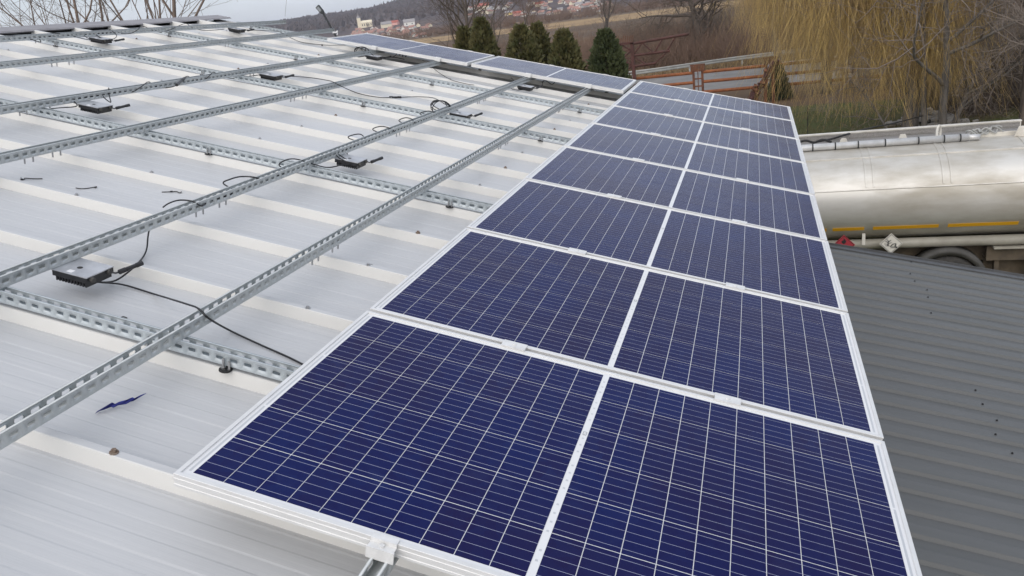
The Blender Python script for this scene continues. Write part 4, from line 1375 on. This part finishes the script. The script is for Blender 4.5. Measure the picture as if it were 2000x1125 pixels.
# trees near the willow
GRR = 'bare trunks beside the willow'
p = P_z(1806, 262, GZ)
bare_tree('bare_tree', (p[0], p[1], GZ), 9.0, 0.11, 41, 'straight grey trunk standing beside the willow', GRR, bark='bark_grey', twig='twig_grey', start=.4, up=.4, spread=1.2, nch=(7, 6, 5, 4))
p = P_z(1842, 264, GZ)
bare_tree('bare_tree', (p[0], p[1], GZ), 7.5, 0.15, 42, 'grey forked tree leaning away from the willow', GRR, bark='bark_grey', twig='twig_grey', lean=(-.12, 0), start=.12, up=.2, spread=1.3, nch=(9, 7, 6, 4))
p = P_z(1996, 262, GZ)
bare_tree('bare_tree', (p[0], p[1], GZ), 9.5, 0.16, 43, 'dark trunk at the picture edge behind the trailer end', GRR, bark='bark', twig='twig_grey', start=.2, up=.3, spread=1.2, nch=(11, 7, 6, 4))
p = P_z(1870, 262, GZ)
bare_tree('bare_tree', (p[0], p[1] + 1, GZ), 5.5, 0.09, 44, 'many-branched young tree behind the trailer walkway', GRR, bark='bark_grey', twig='twig_grey', lean=(.25, 0), start=.1, up=.1, spread=1.3, nch=(11, 8, 6, 4))
p = P_z(1738, 262, GZ)
bare_tree('bare_tree', (p[0], p[1] - .5, GZ), 2.6, 0.05, 45, 'low arching bare bush in the grass below the willow', GRR, bark='bark_grey', twig='twig_grey', lean=(-.6, 0), start=.05, up=.0, spread=1.3, nch=(9, 6, 4, 3))

# weeping willows
def willow(base, R, H, seed, label, n_str, tip_lo, tip_hi, squash=0.7, ox=0.0, mats=('willow_twig', 'willow_olive')):
    rg = np.random.default_rng(seed)
    t = thing('willow_tree', label, 'tree', loc=tuple(base), group='weeping willows')
    b = MB()
    tr = crom([(0, 0, 0), (.05, 0, 1.2), (-.08, .05, 2.6), (.06, 0, 4.0), (0, 0, H * .62)], 4)
    b.tube(tr, list(np.linspace(.30, .16, len(tr))), 9)
    anchors = []
    for k in range(22):
        a = rg.uniform(0, 2 * math.pi)
        rr_ = R * math.sqrt(rg.uniform(.12, 1.0))
        z0 = rg.uniform(2.4, H * .6)
        end = np.array([ox + rr_ * math.cos(a), squash * rr_ * math.sin(a), H * (1 - .32 * (rr_ / R) ** 2) * rg.uniform(.82, 1.0)])
        st = np.array([0, 0, z0])
        mid = st * .5 + end * .5 + np.array([0, 0, .9]) + rg.normal(0, .25, 3)
        pts = crom([st, mid, end], 5)
        b.tube(pts, list(np.linspace(.11, .02, len(pts))), 5, 0, False)
        anchors += [(q_, end) for q_ in pts[3:]]
    link('trunk', b.mesh('trunk', 'bark_grey', True), t)
    P0, P1, A0, A1, mi = [], [], [], [], []
    for s_ in range(n_str):
        q_, _ = anchors[rg.integers(len(anchors))]
        p_ = q_ + rg.normal(0, .55, 3) * np.array([1, 1, .35])
        tip = rg.uniform(tip_lo, tip_hi) if rg.random() < .75 else rg.uniform(tip_hi, 4.5)
        if p_[2] - tip < .8:
            continue
        nseg = 7
        dz = (p_[2] - tip) / nseg
        drift = rg.normal(0, .085, 2)
        r_ = rg.uniform(.004, .0095)
        m_ = int(rg.random() < .38)
        cur = p_.copy()
        for i in range(nseg):
            nx = cur + np.array([drift[0] * dz * (1 + i * .5) + rg.normal(0, .05), drift[1] * dz * (1 + i * .5) + rg.normal(0, .05), -dz])
            P0.append(cur); P1.append(nx); A0.append(r_ * (1 - .1 * i)); A1.append(r_ * (1 - .1 * (i + 1))); mi.append(m_)
            if i in (2, 4, 5) and rg.random() < .5:
                sd = nx + np.array([rg.normal(0, .16), rg.normal(0, .16), -dz * rg.uniform(.5, 1.1)])
                P0.append(nx); P1.append(sd); A0.append(r_ * .6); A1.append(r_ * .3); mi.append(m_)
            cur = nx
    v, q = seg_arrays(P0, P1, A0, A1, 3)
    link('crown', arr_mesh('crown', v, q, list(mats), np.tile(np.array(mi), 3)), t)
p = P_z(1776, 258, GZ)
willow((p[0], p[1], GZ), 3.7, 8.6, 51, 'yellow weeping willow with a thick pale trunk just behind the trailer', 2600, .6, 2.6, ox=-1.3)
p = P_z(1612, 182, GZ)
willow((p[0], p[1], GZ), 4.4, 9.0, 52, 'golden weeping willow hanging over the rusty fence', 3400, .9, 3.4)
p = P_z(1500, 150, GZ)
willow((p[0] + .6, p[1] + 1, GZ), 4.2, 9.5, 53, 'brownish willow hanging behind the fence post and over the road', 2200, 2.6, 4.4)

# columnar thujas
def thuja(base, h, r, seed, label, m, n=7500):
    rg = np.random.default_rng(seed)
    t = thing('thuja_tree', label, 'tree', loc=tuple(base), group='columnar thujas behind the cross row')
    link('trunk', MB().tube([(0, 0, 0), (0, 0, h * .8)], [.09, .02], 7).mesh('trunk', 'bark'), t)
    z = h * (1 - rg.uniform(0, 1, n) ** 1.0) * .985
    f = z / h
    prof_r = r * np.clip(np.minimum(1.0, 0.55 + 3.0 * f) * (1 - f ** 4.2) ** .8, .02, 1)
    a = rg.uniform(0, 2 * np.pi, n)
    lump = 1 + .10 * np.sin(3 * a + seed) * np.sin(f * 9 + seed) + .07 * np.sin(7 * a + f * 21)
    rad = prof_r * lump * np.sqrt(rg.uniform(.30, 1.25, n))
    c = np.stack([rad * np.cos(a), rad * np.sin(a), z], 1)
    out = np.stack([np.cos(a), np.sin(a), rg.uniform(.6, 2.2, n)], 1) + rg.normal(0, .35, (n, 3))
    out /= np.linalg.norm(out, axis=1, keepdims=True)
    sd = np.cross(out, rg.normal(0, 1, (n, 3))); sd /= np.linalg.norm(sd, axis=1, keepdims=True)
    L = rg.uniform(.10, .24, n)[:, None]; Wd = rg.uniform(.03, .065, n)[:, None]
    v = np.stack([c, c + out * L * .5 + sd * Wd, c + out * L, c + out * L * .5 - sd * Wd], 1).reshape(-1, 3)
    q = np.arange(n * 4).reshape(-1, 4)
    link('crown', arr_mesh('crown', v, q, m), t)
def thuja_at(x, ytop, wpx, dist, seed, label, m):
    d = w_ray(x, ytop); hz = math.hypot(d[0], d[1])
    top = CW + d / hz * dist
    thuja((top[0], top[1], GZ), top[2] - GZ, wpx * dist / F_PX / 2, seed, label, m)
thuja_at(905, 53, 64, 29.0, 61, 'shorter of the two joined thujas at the upper end of the cross row', 'thuja_leaf')
thuja_at(937, 36, 66, 28.0, 62, 'taller pointed thuja of the joined pair at the upper end of the cross row', 'thuja_leaf')
thuja_at(1015, 50, 84, 27.0, 63, 'broad thuja in the middle group above the cross row joint', 'thuja_leaf')
thuja_at(1047, 46, 64, 28.5, 64, 'pointed thuja just behind the broad middle one', 'thuja_leaf')
thuja_at(1099, 60, 78, 27.0, 65, 'rounded thuja right of the middle group', 'thuja_leaf')
thuja_at(1180, 60, 80, 26.0, 66, 'single dark green thuja beside the lattice gate truss', 'thuja_dark')
# juniper at the machine
p = P_z(1515, 203, GZ)
rg = np.random.default_rng(70)
t = thing('juniper_bush', 'dark juniper bush growing beside the rusty machine', 'bush', loc=(p[0] + .2, p[1] + 1.5, GZ))
n = 2600
z = rg.uniform(0, 1, n) * 1.6; a = rg.uniform(0, 2 * np.pi, n); rad = .62 * (1 - z / 1.8) * np.sqrt(rg.uniform(.1, 1.1, n)) + .03
c = np.stack([rad * np.cos(a), rad * np.sin(a), z], 1)
out = np.stack([np.cos(a) * .5, np.sin(a) * .5, np.ones(n)], 1) + rg.normal(0, .3, (n, 3)); out /= np.linalg.norm(out, axis=1, keepdims=True)
sd = np.cross(out, rg.normal(0, 1, (n, 3))); sd /= np.linalg.norm(sd, axis=1, keepdims=True)
v = np.stack([c, c + out * .12 + sd * .03, c + out * .26, c + out * .12 - sd * .03], 1).reshape(-1, 3)
link('crown', arr_mesh('crown', v, np.arange(n * 4).reshape(-1, 4), 'juniper'), t)
link('stem', MB().tube([(0, 0, 0), (0, 0, 1.6)], [.05, .01], 6).mesh('stem', 'bark'), t)

# thickets: nobody could count these twigs
def thicket(name, label, spots, m, seed, twigs=14, rad=.012, hgt=(1.5, 3.2), fan=.5):
    rg = np.random.default_rng(seed)
    P0, P1, A0, A1 = [], [], [], []
    for (x, y) in spots:
        H = rg.uniform(*hgt)
        for k in range(twigs):
            d = np.array([rg.normal(0, fan), rg.normal(0, fan), 1.0]); d /= np.linalg.norm(d)
            L = H * rg.uniform(.5, 1.05)
            p0 = np.array([x + rg.normal(0, .25), y + rg.normal(0, .25), GZ])
            p1 = p0 + d * L * .5
            d2 = d + rg.normal(0, .25, 3) + np.array([0, 0, .1]); d2 /= np.linalg.norm(d2)
            p2 = p1 + d2 * L * .5
            P0 += [p0, p1]; P1 += [p1, p2]; A0 += [rad, rad * .7]; A1 += [rad * .7, rad * .25]
            for s_ in range(3):
                f = rg.uniform(.2, 1)
                q0 = p1 + (p2 - p1) * f
                dd = d2 + rg.normal(0, .55, 3); dd /= np.linalg.norm(dd)
                P0.append(q0); P1.append(q0 + dd * L * .28); A0.append(rad * .5); A1.append(rad * .2)
    v, q = seg_arrays(P0, P1, A0, A1, 3)
    o = link(name, arr_mesh(name, v, q, m))
    tag(o, label, 'undergrowth', kind='stuff')
rg = np.random.default_rng(80)
thicket('brushwood', 'brown leafless brushwood beyond the road and guardrail', [(rg.uniform(-24, 24), 0) for _ in range(0)] + [(x, 66.5 + .35 * max(x, -4) + rg.gamma(1.5, 5)) for x in rg.uniform(-26, 30, 900)], 'twig_red', 81, 13, .016, (1.6, 4.0))
thicket('brushwood', 'dark brown scrub behind the gnarled bare tree', [(x, 72 + rg.gamma(2, 6)) for x in rg.uniform(-12, 26, 500)], 'twig', 82, 14, .018, (2.0, 5.0))
thicket('brushwood', 'tall dark brushwood behind the willow and trailer end', [(rg.uniform(8, 17), rg.uniform(33, 46)) for _ in range(420)], 'twig', 83, 16, .011, (1.4, 4.2))
thicket('brushwood', 'brown hedge scrub between the thujas and the hillside', [(x, 80 - .55 * x + rg.gamma(2, 10)) for x in rg.uniform(-75, -8, 900)], 'twig_red', 84, 11, .016, (.8, 2.4))
def far_spots(n, x0, x1, y0, y1, seed):
    rg = np.random.default_rng(seed); out = []
    for _ in range(n):
        q, r = hit_terrain(rg.uniform(x0, x1), rg.uniform(y0, y1), 100)
        out.append((q[0], q[1]))
    return out
thicket('brushwood', 'distant grey-brown scrub along the edge of the pale field', [(x, y) for x, y in zip(rg.uniform(-150, 40, 700), rg.uniform(140, 262, 700))], 'twig_grey', 85, 9, .022, (.6, 1.7))
thicket('brushwood', 'distant reddish scrub below the village', [(x, y) for x, y in zip(rg.uniform(-260, 60, 700), rg.uniform(425, 560, 700))], 'twig_red', 86, 12, .10, (3, 6.5))
# grass
rg = np.random.default_rng(90)
n = 26000
gx, gy = rg.uniform(-2, 17, n), rg.uniform(24, 38, n)
hgt = rg.uniform(.05, .16, n)
a = rg.uniform(0, 2 * np.pi, n); ln = rg.normal(0, .04, (n, 2))
b0 = np.stack([gx - .012 * np.cos(a), gy - .012 * np.sin(a), np.full(n, GZ)], 1)
b1 = np.stack([gx + .012 * np.cos(a), gy + .012 * np.sin(a), np.full(n, GZ)], 1)
tp = np.stack([gx + ln[:, 0], gy + ln[:, 1], GZ + hgt], 1)
tag(link('grass', arr_mesh('grass', np.stack([b0, b1, tp], 1).reshape(-1, 3), np.arange(3 * n).reshape(-1, 3), 'grass_blade')), 'short green grass behind the trailer', 'grass', kind='stuff')
n = 16000
gx = rg.uniform(-30, 30, n); gy = np.interp(gx, [q_[0] for q_ in road_far], [q_[1] for q_ in road_far]) + rg.gamma(1.6, 2.2, n) + .3
a = rg.uniform(0, 2 * np.pi, n); ln = rg.normal(0, .12, (n, 2)); hgt = rg.uniform(.15, .6, n)
b0 = np.stack([gx - .03 * np.cos(a), gy - .03 * np.sin(a), np.full(n, GZ)], 1)
b1 = np.stack([gx + .03 * np.cos(a), gy + .03 * np.sin(a), np.full(n, GZ)], 1)
tp = np.stack([gx + ln[:, 0], gy + ln[:, 1], GZ + hgt], 1)
tag(link('dry_grass', arr_mesh('dry_grass', np.stack([b0, b1, tp], 1).reshape(-1, 3), np.arange(3 * n).reshape(-1, 3), 'dry_grass')), 'dry straw-coloured grass on the verge under the guardrail', 'grass', kind='stuff')
# rubble heap near the willow trunk
b = MB()
rr = random.Random(9)
p = P_z(1800, 240, GZ)
for k in range(150):
    x, y = p[0] + rr.gauss(.3, .55), p[1] + rr.gauss(0, .6)
    s_ = rr.uniform(.05, .16); z0 = GZ + max(0, .55 - .5 * math.hypot(x - p[0] - .3, y - p[1])) * rr.random()
    vs = [(x + s_ * rr.uniform(.6, 1.3) * sx, y + s_ * rr.uniform(.6, 1.3) * sy, z0 + s_ * rr.uniform(.5, 1.0) * sz) for sz in (0, 1) for sy in (-1, 1) for sx in (-1, 1)]
    b.add(vs, [(0, 2, 3, 1), (4, 5, 7, 6), (0, 1, 5, 4), (2, 6, 7, 3), (0, 4, 6, 2), (1, 3, 7, 5)])
tag(link('rubble', b.mesh('rubble', 'stone')), 'heap of pale broken stones at the foot of the trees', 'rubble', kind='stuff')

# ================================================================== FAR HILLSIDE: forest, village, church
rg = np.random.default_rng(100)
n = 16000
az = rg.uniform(-40, 20, n); r = D_RIDGE - rg.gamma(1.2, 420, n)
keep = r > 1150
az, r = az[keep], r[keep]
az = np.concatenate([az, rg.uniform(-40, 0, 900)]); r = np.concatenate([r, D_RIDGE + rg.uniform(-30, 10, 900)])
n = len(az)
hz_ = hill_h(az, r)
cx, cy = CW[0] + r * np.sin(np.radians(az)), CW[1] + r * np.cos(np.radians(az))
Ht = rg.uniform(3.5, 8, n) * (1 + .5 * (rg.random(n) < .06)); Wt = rg.uniform(5, 10, n)
vs, qs = [], []
for k in range(3):                                         # three crossed ragged crown blades per tree
    th = rg.uniform(0, np.pi, n)
    dx, dy = np.cos(th) * Wt * .5, np.sin(th) * Wt * .5
    j = rg.uniform(.75, 1.2, (4, n))
    a_ = np.stack([cx - dx * .3, cy - dy * .3, hz_ - 1], 1); b_ = np.stack([cx + dx * .3, cy + dy * .3, hz_ - 1], 1)
    c_ = np.stack([cx + dx * j[0], cy + dy * j[0], hz_ + Ht * .55 * j[1]], 1); d_ = np.stack([cx - dx * j[2], cy - dy * j[2], hz_ + Ht * .55 * j[3]], 1)
    e_ = np.stack([cx + dx * .2 * (j[0] - 1) * 4, cy + dy * .2, hz_ + Ht * j[1]], 1)
    o0 = sum(len(x_) for x_ in vs)
    vs.append(np.stack([a_, b_, c_, e_, d_], 1).reshape(-1, 3))
    qs.append(o0 + np.arange(5 * n).reshape(-1, 5))
MATS['forest'] = None
mat('forest', (0.080, 0.063, 0.064), 0.95, col2=(0.115, 0.088, 0.08), scale=0.01, contrast=(.4, .6), spec=0.0)
tag(link('hillside_forest', arr_mesh('hillside_forest', np.concatenate(vs), np.concatenate(qs), 'forest')), 'leafless purple-brown forest covering the far hillside', 'forest', kind='stuff')

def house(pos, w, d, h, rh, wm, rm, rot, label, group, windows=False):
    t = thing('village_house', label, 'house', Matrix.Translation(tuple(pos)) @ Matrix.Rotation(rot, 4, 'Z'), group=group)
    link('wall', MB().prism([(-w / 2, -2), (w / 2, -2), (w / 2, h), (-w / 2, h)], 'y', -d / 2, d / 2).prism([(-d / 2 + .05, h), (d / 2 - .05, h), (0, h + rh - .1)], 'x', -w / 2 + .02, w / 2 - .02).mesh('wall', wm), t)
    e = .5
    b = MB()
    for s_ in (-1, 1):
        vs = [(-w / 2 - e, s_ * (d / 2 + e), h - .15), (w / 2 + e, s_ * (d / 2 + e), h - .15), (w / 2 + e, 0, h + rh), (-w / 2 - e, 0, h + rh)]
        vs += [(x, y, z + .2) for x, y, z in vs]
        b.add(vs, [(0, 1, 2, 3), (7, 6, 5, 4), (0, 4, 5, 1), (1, 5, 6, 2), (2, 6, 7, 3), (3, 7, 4, 0)])
    link('roof', b.mesh('roof', rm), t)
    if windows:
        for x in (-w / 4, w / 4):
            for z in ((1.2, 2.6) if h < 4.5 else (1.0, 2.3)), ((4.0, 5.3) if h > 4.5 else None):
                if z:
                    link('window', MB().box(x - .6, x + .6, -d / 2 - .05, -d / 2 + .05, z[0], z[1]).mesh('window', 'window_dark'), t)
    return t
GV = 'village houses on the far hillside'
special = [(945, 19, 20, 'house_cream', 'roof_red', 'long house with a bright red roof on the hillside'), (995, 29, 13, 'house_yellow', 'roof_grey', 'yellow gabled house in the middle of the village'),
           (941, 40, 8, 'house_white', 'roof_grey', 'tiny white house below the village, left of the yellow one'), (1054, 13, 14, 'house_cream', 'roof_red', 'dark red-roofed house above the village'),
           (1094, 21, 9, 'house_white', 'roof_grey', 'white gable beside the pink house on the upper slope'), (1114, 20, 9, 'house_pink', 'roof_rust', 'pink-roofed house on the upper slope'),
           (1152, 13, 12, 'house_white', 'roof_rust', 'white house with pinkish roof near the hill edge'), (1031, 31, 12, 'house_white', 'roof_grey', 'flat white house at the lower end of the village'),
           (1010, 31, 14, 'house_pink', 'roof_red', 'low red-roofed row beside the flat white house'), (772, 49, 14, 'house_pink', 'roof_red', 'pink house in the valley near the church'),
           (800, 50, 20, 'house_white', 'roof_grey', 'bright white house block in the valley near the church'), (755, 54, 18, 'house_cream', 'roof_grey', 'long pale shed on the valley floor below the church')]
for (x, y, wpx, wm, rm, lab) in special:
    q, r = hit_terrain(x, y)
    w_ = wpx * r / F_PX
    house(q, w_, w_ * .7, w_ * .32, w_ * .25, wm, rm, random.Random(x).uniform(-.4, .4) + .3, lab, GV, windows=lab.startswith(('yellow', 'bright')))
rr = random.Random(77)
labs = {('house_white', 'roof_rust'): 'small distant white house with a rust-red roof in the village', ('house_white', 'roof_grey'): 'small distant white house with a grey roof in the village',
        ('house_cream', 'roof_brown'): 'small distant cream house with a brown roof in the village', ('house_grey', 'roof_rust'): 'small distant grey house with a rust-red roof in the village', ('house_cream', 'roof_rust'): 'small distant cream house with a rust-red roof in the village'}
keys = list(labs)
for k in range(85):
    x, y = rr.uniform(905, 1195), rr.uniform(3, 33)
    y = y if y > 3 + 0.0 * x else y
    if y > 33 - max(0, x - 1060) * .08 or y < 20 - max(0, x - 905) * .12:
        continue
    q, r = hit_terrain(x, y)
    wm, rm = keys[rr.randrange(5)]
    w_ = rr.uniform(7, 13) * r / F_PX
    house(q, w_, w_ * .7, w_ * .3, w_ * .26, wm, rm, rr.uniform(0, 3.1), labs[(wm, rm)] .replace('in the village', 'in the hillside village'), 'hillside village houses alike: ' + labs[(wm, rm)])
for k in range(60):
    x, y = rr.uniform(690, 850), rr.uniform(56, 78)
    q, r = hit_terrain(x, y - .25 * (x - 760) * .3, 420)
    if r > 1700:
        continue
    wm, rm = keys[rr.choice((0, 0, 3, 3, 4, 2))]
    w_ = rr.uniform(8, 12) * min(r, 900) / F_PX
    house(q, w_ * 1.2, w_ * .8, w_ * .3, w_ * .32, wm, rm, rr.uniform(0, 3.1), labs[(wm, rm)].replace('in the village', 'in the valley below the church'), 'valley town houses alike: ' + labs[(wm, rm)])
# church
q, r = hit_terrain(717, 53)
s_ = r / F_PX                                              # metres per photo pixel at the church
t = thing('church', 'cream village church with a slender tower on the hillside', 'church', Matrix.Translation(tuple(q)) @ Matrix.Rotation(math.radians(24), 4, 'Z'))
NL, NW, NH = 20 * s_, 9 * s_, 8 * s_
link('nave', MB().prism([(-NW / 2, -3), (NW / 2, -3), (NW / 2, NH), (-NW / 2, NH)], 'x', -NL / 2, NL / 2).mesh('nave', 'house_cream'), t)
link('nave_roof', MB().prism([(-NW / 2 - .4, NH), (NW / 2 + .4, NH), (0, NH + 4 * s_)], 'x', -NL / 2, NL / 2 + .4).mesh('nave_roof', 'house_cream'), t)
for k in range(5):
    x = -NL / 2 + NL * (k + .7) / 5.2
    link('window', MB().box(x - .5, x + .5, -NW / 2 - .08, -NW / 2 + .1, NH * .3, NH * .75).mesh('window', 'window_dark'), t)
tw_ = 6 * s_
b = MB().box(-NL / 2 - tw_, -NL / 2 + .2, -tw_ / 2, tw_ / 2, -3, 17 * s_)
tower = link('tower', b.mesh('tower', 'house_cream'), t)
xc = -NL / 2 - tw_ / 2
link('spire', MB().tube([(xc, 0, 17 * s_), (xc, 0, 19 * s_), (xc, 0, 20.5 * s_), (xc, 0, 27 * s_)], [tw_ * .62, tw_ * .45, tw_ * .2, .05], 8).mesh('spire', 'roof_grey'), tower)

# ================================================================== HAZE
hm = bpy.data.materials.new('haze'); hm.use_nodes = True
hn = hm.node_tree.nodes
hn.remove(hn['Principled BSDF'])
pv = hn.new('ShaderNodeVolumePrincipled')
pv.inputs['Color'].default_value = (0.86, 0.90, 1.0, 1)
pv.inputs['Density'].default_value = 0.00016
pv.inputs['Anisotropy'].default_value = 0.2
hm.node_tree.links.new(pv.outputs[0], hn['Material Output'].inputs['Volume'])
MATS['haze'] = hm
hz_top = float(np.max(Hh)) + 30
tag(link('haze', MB().box(-6700, 6700, -6700, 6700, GZ - 1.0, hz_top).mesh('haze', 'haze')), 'thin pale haze over the valley', 'haze', kind='stuff')
